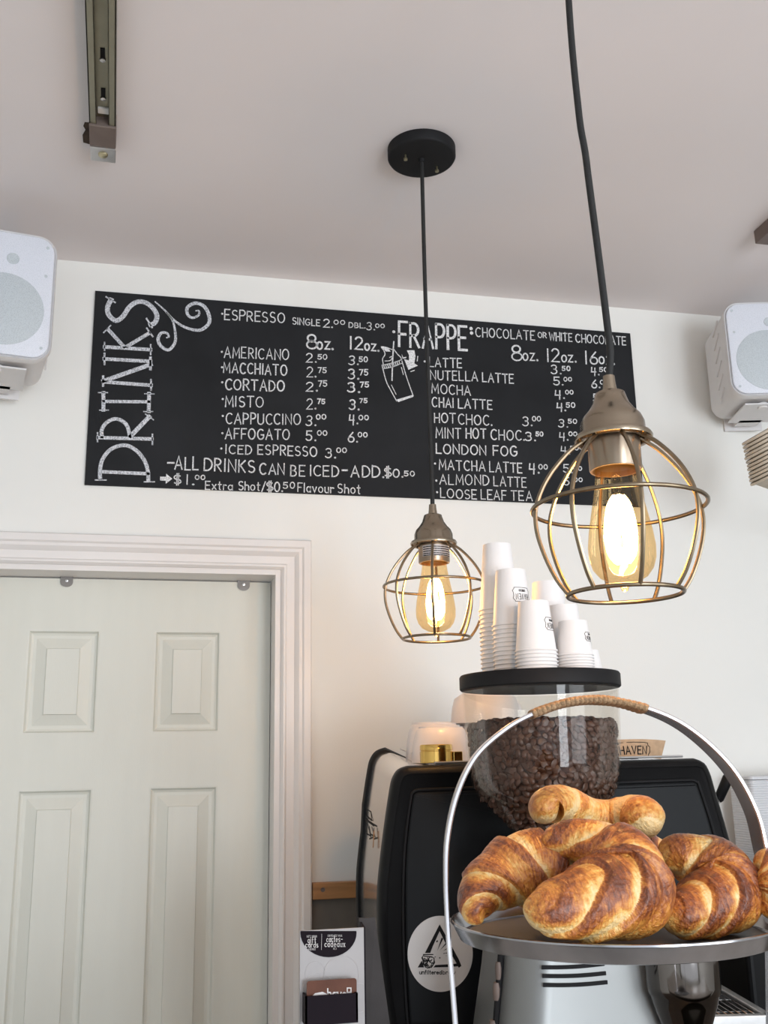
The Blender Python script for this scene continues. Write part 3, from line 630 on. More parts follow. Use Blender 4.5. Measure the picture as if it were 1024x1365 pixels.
# ================================================================== PENDANT LAMPS
def pendant(X, Y, ztop, k, label, cordpx, glare):
    """ztop: height of the cord grip top; k: metres per unit of the read-off profile"""
    t = thing('pendant_lamp', label, 'pendant lamp', (X, Y, ZC), 'caged pendant lamps')
    c = (X, Y, 0)
    can = MB().lathe([(.070, ZC - .0005), (.070, ZC - .020), (.068, ZC - .0235), (.064, ZC - .025), (.0, ZC - .025)], c, 64).build('canopy', 'blackmatt', t)
    for sx in (-1, 1):
        q = Vector((X + sx * .037, Y + sx * .014 + .004, ZC - .025))
        MB().lathe([(.0, -.012), (.004, -.012), (.0042, -.008), (.0022, -.0075), (.0022, .001)], q, 14).build('canopy_screw', 'screw', can)
    MB().lathe([(.006, ZC - .032), (.0075, ZC - .025)], c, 16).build('cord_entry', 'blackmatt', can)
    n = 24; pts = []
    for i in range(n + 1):
        f = i / n; z = ZC - .026 + (ztop - .004 - (ZC - .026)) * f
        pts.append((X + cordpx * math.sin(math.pi * f) * (1 if f < .6 else .8) + cordpx * .5 * math.sin(5 * f), Y + .002 * math.sin(4 * f), z))
    pts[0] = (X, Y, ZC - .028); pts[-1] = (X, Y, ztop - .006)
    MB().tube(catmull(pts, 3), .0042, 10).build('cord', 'cord', t)
    Z = lambda u: ztop - u * k
    prof = [(3.4, 0), (4.8, 0.4), (5.3, 7), (6.2, 14), (10.0, 14.5), (12, 15.5), (13, 19), (15, 25), (19, 31), (23.5, 36), (26, 42), (26.3, 50), (27, 51.5), (30.5, 52), (31.6, 54), (31, 56.5), (28.5, 57.5), (25, 57), (24, 52), (20, 40), (4, 30)]
    MB().lathe([(r * k, Z(u)) for r, u in prof], c, 56, caps=False).build('socket_cap', 'brass', t, smooth=50)
    col = MB().lathe([(20.5 * k, Z(48)), (21 * k, Z(57)), (21 * k, Z(80)), (20.4 * k, Z(81.5)), (18.5 * k, Z(81.5)), (17.5 * k, Z(70))], c, 40, caps=False).build('socket_collar', 'sockchrome', t)
    # rating label with rows of tiny print
    if glare:
        lb = MB(); nn = 12; vs = []; fs = []
        for i in range(nn + 1):
            a = R(-150 + 118 * i / nn)
            for u in (60, 75): vs.append(Vector((X + 21.25 * k * math.cos(a), Y + 21.25 * k * math.sin(a), Z(u))))
        for i in range(nn): fs.append((2 * i, 2 * i + 1, 2 * i + 3, 2 * i + 2))
        lb.add(vs, fs); o = lb.build('rating_label', 'label', col)
        ink = MB()
        random.seed(5)
        for u in (62.5, 65.5, 68.5, 71.5, 74):
            a = -146
            while a < -36:
                da = random.uniform(3, 12)
                ink.ribbon([(X + 21.3 * k * math.cos(R(q)), Y + 21.3 * k * math.sin(R(q)), Z(u)) for q in (a, a + da / 2, a + da)], (math.cos(R(a)), math.sin(R(a)), 0), 1.3 * k, .0002); a += da + 3.5
        ink.build('label_print', 'ink', o, smooth=0)
    # cage
    cage = thing('cage', None, None, (0, 0, 0)); cage.parent = t
    for key in ('label', 'category'): del cage[key]
    cage.location = (0, 0, 0)
    wr = 1.75 * k
    ring = lambda r, u, rr: MB().tube([(X + r * k * math.cos(R(a)), Y + r * k * math.sin(R(a)), Z(u)) for a in range(0, 360, 5)], rr, 10, closed=True)
    ring(68.5, 112, wr).build('cage_hoop', 'wire', cage); ring(44.5, 182, wr).build('cage_bottom_ring', 'wire', cage)
    ribp = catmull([(22, 0, 54), (27, 0, 57.5), (38, 0, 66), (52, 0, 82), (61.5, 0, 98), (66.7, 0, 114), (66.5, 0, 132), (61, 0, 152), (53, 0, 170), (44.5, 0, 182)], 5)
    for i in range(8):
        a = R(22 + 45 * i) + (.08 if glare else .2)
        MB().tube([(X + q.x * k * math.cos(a), Y + q.x * k * math.sin(a), Z(q.z)) for q in ribp], wr, 8).build('cage_rib', 'wire', cage)
    # bulb
    bp_ = [(16, 78), (16.5, 84), (17.5, 92), (19.5, 104), (22.3, 118), (25, 132), (26.4, 144), (26, 154), (23.5, 162), (18.5, 168.5), (11, 172.5), (5, 174.5), (3.2, 177), (2.4, 179.5), (0, 180.5)]
    bl = MB().lathe([(r * k, Z(u)) for r, u in bp_], c, 40, caps=False).build('bulb', 'amber', t, smooth=60)
    MB().lathe([(0, Z(84)), (4 * k, Z(86)), (5 * k, Z(92)), (2.4 * k, Z(100)), (2 * k, Z(112)), (0, Z(113))], c, 16).build('glass_stem', 'glass', bl)
    fm = MB()
    for i in range(6):
        a = 2 * math.pi * i / 6 + .3; r1 = 7.5; r2 = 10.5
        ca, sa = math.cos(a), math.sin(a); a2 = a + .5; cb, sb = math.cos(a2), math.sin(a2)
        fm.tube(catmull([(X + 3 * k * ca, Y + 3 * k * sa, Z(104)), (X + r1 * k * ca, Y + r1 * k * sa, Z(112)), (X + r2 * k * ca, Y + r2 * k * sa, Z(130)), (X + 9 * k * cb, Y + 9 * k * sb, Z(148)), (X + 4 * k * cb, Y + 4 * k * sb, Z(156))], 4), 3.0 * k, 8)
    fm.build('filament', 'filament', bl)
    l = bpy.data.lights.new('bulb_light', 'POINT'); l.energy = 5.0; l.color = (1.0, 0.56, 0.22); l.shadow_soft_size = .022
    lo = bpy.data.objects.new('bulb_light', l); COL.objects.link(lo); lo.parent = bl; lo.location = Vector((X, Y, Z(133))) - wloc(t)
    return t
c1 = P(577.5, 672.5, 1.777); c2 = P(809, 501, 1.000)
KP = .0013839
pendant(.4985, 1.777, c1.z, KP, 'far smaller-looking caged pendant lamp left of the paper cups', -.0005, True)
pendant(.494, 1.000, c2.z, KP, 'near large caged pendant lamp in front of the menu board', -.010, False)
# chipped paint round the far lamp's canopy
cp = MB(); random.seed(9)
for a0, a1 in ((60, 88), (92, 118), (122, 150), (40, 58), (8, 22)):
    pin, pout = [], []
    for i in range(6):
        a = R(a0 + (a1 - a0) * i / 5); pin.append((.4985 + .069 * math.cos(a), 1.777 + .069 * math.sin(a), ZC - .0015)); rr = .0705 + random.uniform(.002, .006)
        pout.append((.4985 + rr * math.cos(a), 1.777 + rr * math.sin(a), ZC - .0015))
    cp.prism(pin + pout[::-1], (0, 0, .0013))
cp.build('plaster_chip', 'plaster', ceil, smooth=0)

# ================================================================== COUNTERS
ZK = 1.02
tag(MB().b2((.285, 1.28, ZK - .04), (2.45, YW - .03, ZK)).build('back_counter', 'counter', smooth=0, base=(1.3, 1.8, ZK - .04), bevel=.004), 'dark counter under the coffee machine and grinder', 'counter')
cab = tag(MB().b2((.31, 1.32, 0), (2.42, YW - .05, ZK - .04)).build('storage_cabinet', 'splash', smooth=0, base=(1.3, 1.8, 0)), 'grey brown cabinet carrying the coffee machine counter', 'cabinet')

# ================================================================== ESPRESSO MACHINE
ROT = R(5.5); AX = Vector((math.cos(ROT), -math.sin(ROT), 0)); DP = Vector((math.sin(ROT), math.cos(ROT), 0))
p0 = P(505, 1199, 1.80)
zm = ZK + .035
mach = thing('espresso_machine', 'black and silver espresso machine behind the bean grinder', 'coffee machine', (p0.x + AX.x * .3 + DP.x * .2, p0.y + AX.y * .3 + DP.y * .2, ZK))
def mp(x, y): q = PP(x, y, p0, DP); return ((q - p0).dot(AX), q.z)
def mw(a, z, d): return Vector((p0.x, p0.y, 0)) + AX * a + DP * d + Vector((0, 0, z))
opx = [(546, 1020.5), (534, 1025), (526.5, 1035), (522, 1052), (514, 1107), (508, 1157), (505, 1199), (506, 1263), (511, 1320), (517, 1363)]
rpx = [(930, 1010.5), (943, 1016), (951, 1030), (957, 1050), (976.5, 1117), (986, 1160), (984, 1195), (965, 1222), (925, 1236), (912, 1255), (907, 1310), (907, 1370)]
left = [mp(*q) for q in opx]; right = [mp(*q) for q in rpx]
left.append((left[-1][0] + .015, zm)); right.append((right[-1][0], zm))
def dense(l, n=3):
    q = catmull([Vector((a, b, 0)) for a, b in l], n); return [(v.x, v.y) for v in q]
topl = [(left[0][0] + (right[0][0] - left[0][0]) * i / 8, left[0][1] + (right[0][1] - left[0][1]) * i / 8) for i in range(1, 8)]
out = dense(left)[::-1] + topl + dense(right)
def lp3(l, d): return [mw(a, z, d) for a, z in l]
MB().loft([lp3(inset2(out, .016), .002), lp3(inset2(out, .014), 0), lp3(inset2(out, .007), .003), lp3(inset2(out, .002), .010), lp3(out, .019), lp3(out, .032)]).build('side_panel', 'black', mach, smooth=50)
inl = dense([mp(*q) for q in ((557, 1053), (551, 1056), (547.5, 1066), (540, 1125), (537.5, 1190), (538, 1260), (541, 1330), (544, 1370))])
inr = dense([mp(*q) for q in ((922, 1039.5), (929, 1042), (933, 1050), (952, 1111), (956, 1150), (940, 1195), (900, 1215), (885, 1250), (880, 1310), (880, 1370))])
il = inl[::-1] + inr
MB().loft([lp3(inset2(il, .004), -.0012), lp3(inset2(il, .0055), -.0022), lp3(inset2(il, .008), -.0026)], caps=True).build('inset_panel', 'panelblack', mach, smooth=40)
MB().tube(lp3(il, .0005), .0028, 6, closed=True).build('panel_groove', 'ink', mach)
# silver body between the side panels, rising a little towards the back
def lift(l, dz, ins, d): return [mw(a, z + (dz * max(0, min(1, 1.25 - (a - left[0][0]) / .05)) if z > EYE.z - .12 else 0), d) for a, z in inset2(l, ins)]
MB().loft([lift(out, 0, .003, .032), lift(out, .010, .003, .10), lift(out, .026, .002, .22), lift(out, .030, .002, .33)]).build('body', 'bodysilver', mach, smooth=50)
MB().loft([lift(out, .030, -.003, .33), lift(out, .032, -.006, .337), lift(out, .032, -.006, .344), lift(out, .030, -.002, .348)]).build('far_side_panel', 'black', mach, smooth=50)
# warming tray rail along the top edge
ztop = mp(700, 1016)[1]
xl_, xr_ = left[0][0] + .05, right[0][0] - .02
tr = MB(); tr.tube([mw(xl_, left[0][1] + .004, .02), mw(xr_, right[0][1] + .004, .02)], .0022, 8); tr.tube([mw(xl_ - .02, left[0][1] + .034, .32), mw(xl_, left[0][1] + .004, .02)], .0018, 8)
tr.build('cup_rail', 'steel', mach)
# flat cup shelf on top
zsh = left[0][1] + .0025
MB().loft([[mw(xl_, zsh - .01, .036), mw(xr_, zsh - .012, .036), mw(xr_, zsh - .012, .31), mw(xl_, zsh - .01, .31)], [mw(xl_, zsh + .001, .036), mw(xr_, zsh + .001, .036), mw(xr_, zsh + .001, .31), mw(xl_, zsh + .001, .31)]]).build('cup_shelf', 'steel', mach, smooth=0)
# badge on the silver side
bd = MB(); q = P(496, 1105, 1.95)
def sidept(x, y, off=.0):
    # point on the left silver face at a given depth fraction by matching the ray with the lofted side
    best = None
    for i in range(60):
        d = .035 + .29 * i / 59; z = None
        ray_ = ray(x, y); n_ = DP; pt = PP(x, y, p0 + DP * d, n_); a = (pt - p0).dot(AX)
        aa = None; L2 = dense(left)
        for j in range(len(L2) - 1):
            if min(L2[j][1], L2[j + 1][1]) <= pt.z <= max(L2[j][1], L2[j + 1][1]):
                f = (pt.z - L2[j][1]) / (L2[j + 1][1] - L2[j][1] + 1e-9); aa = L2[j][0] + f * (L2[j + 1][0] - L2[j][0])
        if aa is None: continue
        e = abs(a - aa)
        if best is None or e < best[0]: best = (e, mw(aa - .0015, pt.z, d))
    return best[1] if best else P(x, y, 1.95)
nside = -AX
for pts in ([(490, 1078), (496, 1082), (497, 1094), (490, 1088), (490, 1078)], [(488, 1092), (500, 1101)], [(489, 1098), (490, 1111), (495, 1114)], [(494, 1102), (496, 1116)], [(500, 1104), (499, 1116), (494, 1118)]):
    bd.ribbon([sidept(*p) for p in pts], nside, .003, .001)
bdo = bd.build('badge', 'ink', mach, smooth=0)
MB().ribbon([sidept(500, 1110), sidept(499.5, 1127)], nside, .007, .0015).build('badge_tab', 'wood', mach, smooth=0)
# steam lever on the right
l1 = P(957, 1068, 1.86); l2 = P(972, 1034, 1.84)
MB().tube([l1, l1 + (l2 - l1) * .1, l1 + (l2 - l1) * .9, l2, l2 + (l2 - l1) * .04], [.006, .0095, .0105, .009, .004], 14).build('steam_lever', 'black', mach)
MB().tube([mw(right[4][0] - .03, l1.z - .012, .05), l1], .006, 10).build('lever_stem', 'steel', mach)
# base and drip tray to the right
zt_ = EYE.z - .452
def dtp(x, y): return PZ(x, y, zt_)
A1 = dtp(960, 1311); B1 = dtp(1026, 1349.5)
dv = (A1 - B1).normalized(); sv = Vector((-dv.y, dv.x, 0))                # sv points left
far = A1; near = B1 - dv * .02; Wd = .34
base = MB()
def slab(mb, o, d, L, s, w, z0, z1): mb.loft([[o + Vector((0, 0, z0)), o + d * L + Vector((0, 0, z0)), o + d * L + s * w + Vector((0, 0, z0)), o + s * w + Vector((0, 0, z0))], [o + Vector((0, 0, z1)), o + d * L + Vector((0, 0, z1)), o + d * L + s * w + Vector((0, 0, z1)), o + s * w + Vector((0, 0, z1))]])
Ld = (far - near).length
slab(base, near, dv, Ld, sv, Wd, -(zt_ - ZK - .02), -.03)
base.build('base', 'black', mach, smooth=0, bevel=.004)
trm = MB()
slab(trm, near, dv, Ld, sv, .016, -.032, 0); slab(trm, near + sv * (Wd - .016), dv, Ld, sv, .016, -.032, 0); slab(trm, near, dv, .018, sv, Wd, -.032, 0); slab(trm, far - dv * .016, dv, .016, sv, Wd, -.032, 0)
trm.build('drip_tray', 'steel', mach, smooth=0, bevel=.002)
dk = MB(); slab(dk, near + sv * .01 + dv * .01, dv, Ld - .02, sv, Wd - .02, -.034, -.028); dk.build('tray_well', 'ink', mach, smooth=0)
gr = MB()
n_w = 24
for i in range(n_w):
    s_ = .022 + (Wd - .044) * i / (n_w - 1)
    gr.tube([near + sv * s_ + dv * .016 + Vector((0, 0, -.016)), near + sv * s_ + dv * .024 + Vector((0, 0, -.006)), near + sv * s_ + dv * (Ld - .03) + Vector((0, 0, -.006)), near + sv * s_ + dv * (Ld - .02) + Vector((0, 0, -.016))], .0016, 6)
for f in (.25, .6, .9): gr.tube([near + sv * .018 + dv * Ld * f + Vector((0, 0, -.009)), near + sv * (Wd - .018) + dv * Ld * f + Vector((0, 0, -.009))], .0017, 6)
gr.build('drip_grille', 'chrome', mach)
ft = MB()
for a in (.06, .42):
    for d in (.05, .30): MB().lathe([(.02, ZK), (.018, ZK + .037)], mw(a, 0, d), 20).build('foot', 'black', mach)
# sticker on the side panel
sc = PP(587, 1271, p0, DP)
sx_, sz_ = AX, Vector((0, 0, 1)); ms = mpp(sc)
def sp_(x, y, off): q = PP(x, y, p0 - DP * .0028, DP); return q - DP * off
NS = -DP
stk = MB(); ctr = sp_(587, 1271, 0)
circ = [ctr + AX * (44 * ms * math.cos(R(a))) + sz_ * (47 * ms * math.sin(R(a))) for a in range(0, 360, 6)]
st_o = MB().prism(circ, NS * .0006).build('sticker', 'stickerwhite', mach, smooth=0)
def cD(x, y): return (530 + x / 9.31, 1210 + y / 9.31)
def ip(x, y): return sp_(*cD(x, y), .0007)
ik = MB()
def quad(*pts): ik.prism([ip(*p) for p in pts], NS * .0003)
quad((522, 205), (340, 560), (405, 560), (440, 470), (522, 290)); quad((522, 205), (522, 290), (610, 470), (760, 745), (792, 720), (760, 640)); quad((250, 740), (300, 655), (330, 740)); quad((445, 740), (640, 735), (792, 722), (745, 690), (640, 700), (470, 710))
for r0, r1, a in ((60, 230, 68), (80, 260, 48), (110, 220, 30), (100, 200, 12), (120, 230, -2)):
    x0, y0 = 470, 590; ca, sa = math.cos(R(a)), -math.sin(R(a)); w = 12
    quad((x0 + r0 * ca, y0 + r0 * sa), (x0 + r1 * ca - w * sa, y0 + r1 * sa + w * ca), (x0 + r1 * ca + w * sa, y0 + r1 * sa - w * ca))
quad((480, 410), (500, 402), (498, 425), (482, 430)); quad((515, 615), (532, 612), (530, 630), (518, 630)); quad((455, 605), (475, 605), (470, 618)); quad((565, 565), (585, 560), (575, 575))
random.seed(4)
for k in range(16):
    a = random.uniform(0, 360); x0, y0 = 385 + random.uniform(-60, 60), 660 + random.uniform(-65, 65); r = random.uniform(18, 40)
    ik.ribbon([ip(x0 + r * math.cos(R(a + q)), y0 + r * math.sin(R(a + q))) for q in (0, 60, 120, 190)], NS, 10 / 9.31 * ms, .0003)
for q in ([(320, 580), (440, 580)], [(330, 600), (430, 610)], [(310, 620), (320, 700), (350, 735)], [(450, 620), (460, 680), (420, 740)]): ik.ribbon([ip(*p) for p in q], NS, 12 / 9.31 * ms, .0003)
o = ip(272, 822); write(ik, 'unfiltered', o, ip(545, 824) - o, ip(272, 775) - o, NS, 9.5 / 9.31 * ms, .0003, gap=.22)
o = ip(560, 824); write(ik, 'brew', o, ip(715, 824) - o, ip(560, 776) - o, NS, 8 / 9.31 * ms, .0003, gap=.24)
ik.build('sticker_print', 'ink', st_o, smooth=0)

# ================================================================== ON THE MACHINE
zc_ = zsh + .001
def revcup(name, label, cat, px, Y, rpx, hpx, group, rtop=.72, z=zc_, handle=None):
    q = P(px, 1015, Y); m = mpp(q); r = rpx * m; h = hpx * m
    t = thing(name, label, cat, (q.x, q.y, z), group)
    prof = [(r * .965, 0), (r, .001), (r, .003), (r * .985, h * .25), (r * .95, h * .5), (r * .88, h * .75), (r * (rtop + .06), h * .93), (r * rtop, h * .965), (r * rtop, h), (r * (rtop - .05), h), (r * (rtop - .06), h * .97), (0, h * .97)]
    MB().lathe([(a, b) for a, b in prof], (0, 0, 0), 44).build('bowl', 'porc', t, rel=False, smooth=50)
    a0 = handle if handle is not None else 20
    hd = [(r * .96, 0, h * .28), (r * 1.2, 0, h * .34), (r * 1.26, 0, h * .52), (r * 1.12, 0, h * .66), (r * .9, 0, h * .68)]
    rz = Matrix.Rotation(R(a0), 3, 'Z')
    MB().tube([rz @ v for v in catmull(hd, 4)], r * .075, 8).build('handle', 'porc', t, rel=False)
    return t
GC = 'upturned white cups on the coffee machine'
revcup('coffee_cup', 'upturned white cup right behind the brass cylinder', 'cup', 589, 1.945, 40, 47, GC, .74)
revcup('coffee_cup', 'upturned white cup second from front in row on machine top', 'cup', 581, 2.02, 39, 52, GC, .74)
revcup('coffee_cup', 'upturned white cup at the back of row on machine top', 'cup', 578, 2.085, 37, 53, GC, .74)
ub = revcup('coffee_cup', 'upturned white cup under the raised cup behind the hopper', 'cup', 650, 2.05, 44, 50, GC, .8)
zub = zc_ + 50 * mpp(P(650, 1015, 2.05)) + .0005
revcup('coffee_cup', 'raised upturned white cup half hidden behind hopper, stacked on another', 'cup', 650, 2.05, 47, 45, GC, .55, z=zub)
qb = P(582, 1015, 1.842); mb_ = mpp(qb)
bt = thing('brass_cylinder', 'polished brass cylinder with a square side tab on machine top', 'brass fitting', (qb.x, qb.y, zc_))
r_ = 22 * mb_; h_ = 24 * mb_
MB().lathe([(r_ * .97, 0), (r_, .001), (r_, h_ * .62), (r_ * .96, h_ * .64), (r_ * .96, h_ * .68), (r_, h_ * .70), (r_, h_ * .93), (r_ * .95, h_), (r_ * .8, h_), (r_ * .78, h_ * .9), (0, h_ * .9)], (0, 0, 0), 40).build('cylinder', 'polbrass', bt, rel=False)
MB().box((r_ + 5 * mb_, -.006, h_ * .31), (13 * mb_, .018, h_ * .6)).build('tab', 'polbrass', bt, rel=False, smooth=0, bevel=.0015)
# cardboard sleeve standing on the machine top
qs = P(842, 1012, 1.93); m_ = mpp(qs)
ks = thing('cup_sleeve', 'brown cardboard cup sleeve standing behind the bean hopper', 'cup sleeve', (qs.x, qs.y, zc_))
def sl(a, v, off=0.0):                           # a in -1..1 along the width, v 0..1 up
    w = (43 + 9 * v) * m_; bow = (1 - a * a) * .014
    return Vector((a * w, -bow - off, v * 24 * m_ + bow * .25))
vs = []; fs = []; nn = 16
for off in (0, -.0025):
    for i in range(nn + 1):
        for v in (0, 1): vs.append(sl(-1 + 2 * i / nn, v, off))
b_ = 2 * (nn + 1)
for i in range(nn):
    k = 2 * i; fs += [(k, k + 2, k + 3, k + 1), (b_ + k, b_ + k + 1, b_ + k + 3, b_ + k + 2), (k, b_ + k, b_ + k + 2, k + 2), (k + 1, k + 3, b_ + k + 3, b_ + k + 1)]
fs += [(0, 1, b_ + 1, b_), (2 * nn, b_ + 2 * nn, b_ + 2 * nn + 1, 2 * nn + 1)]
sv_o = MB().add(vs, fs).build('sleeve', 'kraft', ks, rel=False, smooth=30)
sp2 = MB(); cx_ = -.05
for s_ in text_strokes('HAVEN')[1]:
    L = text_strokes('HAVEN')[0]; sp2.ribbon([sl(-.42 + .82 * a / L, .2 + .42 * b, .0004) for a, b in s_], (0, -1, 0), 1.6 * m_, .0003)
sp2.ribbon([sl(a, b, .0004) for a, b in ((-.5, .04), (-.5, .2), (-.56, .3), (-.56, .55), (-.5, .65), (-.48, .82), (0, .84), (.3, .83), (.42, .8), (.44, .66), (.5, .6), (.52, .3), (.48, .2), (.48, .04))], (0, -1, 0), .9 * m_, .0003)
sp2.build('sleeve_print', 'ink', sv_o, rel=False, smooth=0)

# ================================================================== BEAN GRINDER
YG = 1.60
gx = P(724, 1000, YG); mg = mpp(gx)
def gz(y): return P(724, y, YG).z
grd = thing('coffee_grinder', 'silver coffee grinder with clear bean hopper and black lid', 'coffee grinder', (gx.x, gx.y, ZK))
zl0, zl1 = gz(919), gz(899.5)
lid_r = 108 * mg
MB().lathe([(lid_r * .93, zl0 + .002), (lid_r * .985, zl0), (lid_r, zl0 + .002), (lid_r, zl1 - .003), (lid_r * .985, zl1), (0, zl1)], gx * Vector((1, 1, 0)) if False else (gx.x, gx.y, 0), 80).build('lid', 'blackmatt', grd)
gc = (gx.x, gx.y, 0)
hr = [(104.5, 921), (103.5, 960), (102, 1000), (100, 1030), (97, 1046), (90, 1060), (76, 1074), (56, 1096), (46, 1110)]
wall_o = [(r * mg, gz(y)) for r, y in hr]; wall_i = [(r - .0025, z) for r, z in wall_o][::-1]
hop = MB().lathe(wall_o + wall_i, gc, 80, closed=True).build('hopper', 'glass', grd, smooth=60)
# neck and body
nk = MB().lathe([(44 * mg, gz(1112)), (62 * mg, gz(1120)), (66 * mg, gz(1150)), (66 * mg, gz(1175)), (60 * mg, gz(1180))], gc, 48).build('neck', 'blackmatt', grd)
def bl(w, d, y, r): return [Vector((gx.x + mg * 30 * 0 + a + 22 * mg, gx.y + b, gz(y))) for a, b in rrect(w * mg, d, r, 10)]
bod = MB(); bod.loft([bl(150, .15, 1178, .05), bl(176, .17, 1190, .055), bl(192, .19, 1215, .06), bl(204, .20, 1255, .06), bl(212, .205, 1290, .06), bl(234, .22, 1365, .06), bl(248, .24, 1440, .06)])
lastz = gz(1440)
bod.loft([[Vector((v.x, v.y, lastz)) for v in bl(248, .24, 1440, .06)], [Vector((v.x, v.y, ZK + .02)) for v in bl(260, .25, 1440, .06)]])
body = bod.build('body', 'silver', grd, smooth=45)
MB().loft([[Vector((v.x, v.y, ZK)) for v in bl(264, .26, 1440, .06)], [Vector((v.x, v.y, ZK + .022)) for v in bl(264, .26, 1440, .06)]]).build('foot_plate', 'black', grd, smooth=40)
# three vent slots following the curved front
slots = [((724, 1289.5), (804, 1285)), ((725, 1301), (806, 1297.5)), ((726, 1313), (808, 1309.5))]
for (xa, ya), (xb, yb) in slots:
    pts = []
    for i in range(11):
        f = i / 10; x = xa + (xb - xa) * f; y = ya + (yb - ya) * f + 1.6 * math.sin(math.pi * f)
        wd = 212 + (y - 1290) * .29; dd = (.205 + (y - 1290) * .0002) / 2
        pts.append((x, y, dd))
    rib = MB(); q3 = []
    for x, y, dd in pts:
        p = P(x, y, gx.y - dd); q3.append(p)
    rib.ribbon(q3, (0, -1, 0), 4.6 * mg, .0008); rib.build('vent_slot', 'ink', body, smooth=0)
# side seam strip with switch
zA, zB = gz(1262), gz(1372)
e0 = bl(208, .20, 1262, .06); e1 = bl(236, .22, 1372, .06)
xL0 = min(v.x for v in e0); xL1 = min(v.x for v in e1)
st2 = MB(); st2.tube([(xL0 - .001, gx.y - .045, zA), (xL1 - .001, gx.y - .05, zB)], .006, 8); st2.build('side_strip', 'blackmatt', grd)
for f, rr in ((.18, .005), (.42, .006), (.85, .007)):
    q = Vector((xL0 + (xL1 - xL0) * f - .004, gx.y - .047, zA + (zB - zA) * f)); MB().lathe([(rr, -.012), (rr * 1.1, -.004), (rr * 1.1, .004), (rr * .8, .012)], q, 14).build('switch', 'brown_metal', grd)
# dosing chamber
YC = 1.475
qc = P(909, 1290, YC); mc = mpp(qc)
def cz(y): return P(909, y, YC).z
MB().lathe([(44 * mc, cz(1236)), (47.5 * mc, cz(1238)), (48.5 * mc, cz(1258)), (48.5 * mc, cz(1312)), (47.5 * mc, cz(1322)), (45 * mc, cz(1326)), (42 * mc, cz(1338)), (31 * mc, cz(1372)), (26 * mc, cz(1395)), (24 * mc, cz(1400))], (qc.x, qc.y, 0), 64).build('dosing_chamber', 'smoke', grd, smooth=30)
MB().lathe([(49.2 * mc, cz(1240)), (50 * mc, cz(1243)), (49.2 * mc, cz(1247))], (qc.x, qc.y, 0), 48, caps=False).build('chamber_rim', 'chrome', grd)
ar_ = MB(); ar_.box(((qc.x + gx.x) / 2 + .05, (qc.y + gx.y) / 2, cz(1255)), (.10, .09, .05)); ar_.build('chamber_mount', 'blackmatt', grd, smooth=0, bevel=.008)

# coffee beans in the hopper: nobody could count them
random.seed(21)
bn = MB()
def bean_template():
    vs = []; fs = []; nu, nv = 9, 6
    for i in range(nv + 1):
        th = math.pi * i / nv
        for j in range(nu):
            ph = 2 * math.pi * j / nu
            x = math.sin(th) * math.cos(ph) * .74; y = math.cos(th); z = math.sin(th) * math.sin(ph) * .5
            if z > 0: z *= max(.3, min(1, abs(x) * 2.2)) * .55      # flat face with the centre crease
            vs.append(Vector((x, y, z)))
    for i in range(nv):
        for j in range(nu): fs.append((i * nu + j, i * nu + (j + 1) % nu, (i + 1) * nu + (j + 1) % nu, (i + 1) * nu + j))
    return vs, fs
bvs, bfs = bean_template()
def put_bean(p, face, s):
    z = Vector(face).normalized(); z = (z + Vector((random.uniform(-.5, .5), random.uniform(-.5, .5), random.uniform(-.5, .5)))).normalized()
    if random.random() < .45: z = -z
    x = z.orthogonal().normalized(); a = random.uniform(0, 6.28); x = (x * math.cos(a) + z.cross(x) * math.sin(a)); y = z.cross(x)
    m = Matrix((x, y, z)).transposed(); bn.add([Vector(p) + m @ (v * s) for v in bvs], bfs)
sb = 6.6 * mg
zfill = gz(966)
def hopper_r(z):
    for i in range(len(wall_o) - 1):
        (ra, za), (rb, zb) = wall_o[i], wall_o[i + 1]
        if zb <= z <= za: return rb + (ra - rb) * (z - zb) / (za - zb)
    return wall_o[-1][0]
z = gz(1098)
rowi = 0
while z < zfill + .002:
    rr = hopper_r(z) - .0032 - sb * .62; nb = max(8, int(2 * math.pi * rr / (sb * 1.38)))
    for k in range(nb):
        a = 2 * math.pi * (k + .5 * (rowi % 2)) / nb + random.uniform(-.03, .03)
        put_bean((gx.x + rr * math.cos(a), gx.y + rr * math.sin(a), z + random.uniform(-.25, .25) * sb), (math.cos(a), math.sin(a), 0), sb * random.uniform(.86, 1.05))
    z += sb * 1.05; rowi += 1
for i in range(620):
    rr = (hopper_r(zfill) - .012) * math.sqrt(random.random()); a = random.uniform(0, 6.28)
    put_bean((gx.x + rr * math.cos(a), gx.y + rr * math.sin(a), zfill + random.uniform(-.5, .45) * sb + .006 * math.cos(rr / .12 * 1.5)), (0, 0, 1), sb * random.uniform(.88, 1.05))
core = [(hopper_r(gz(y)) - .0032 - sb * .9, gz(y)) for y in (1098, 1080, 1066, 1050, 1030, 1000, 985, 975)]
bn.lathe([(0, gz(1099))] + core + [(0, gz(968))], gc, 40)
bo = bn.build('coffee_beans', 'bean', smooth=60, base=(gx.x, gx.y, gz(1100)))
tag(bo, 'dark roasted coffee beans filling the clear grinder hopper', 'coffee beans'); bo['kind'] = 'stuff'

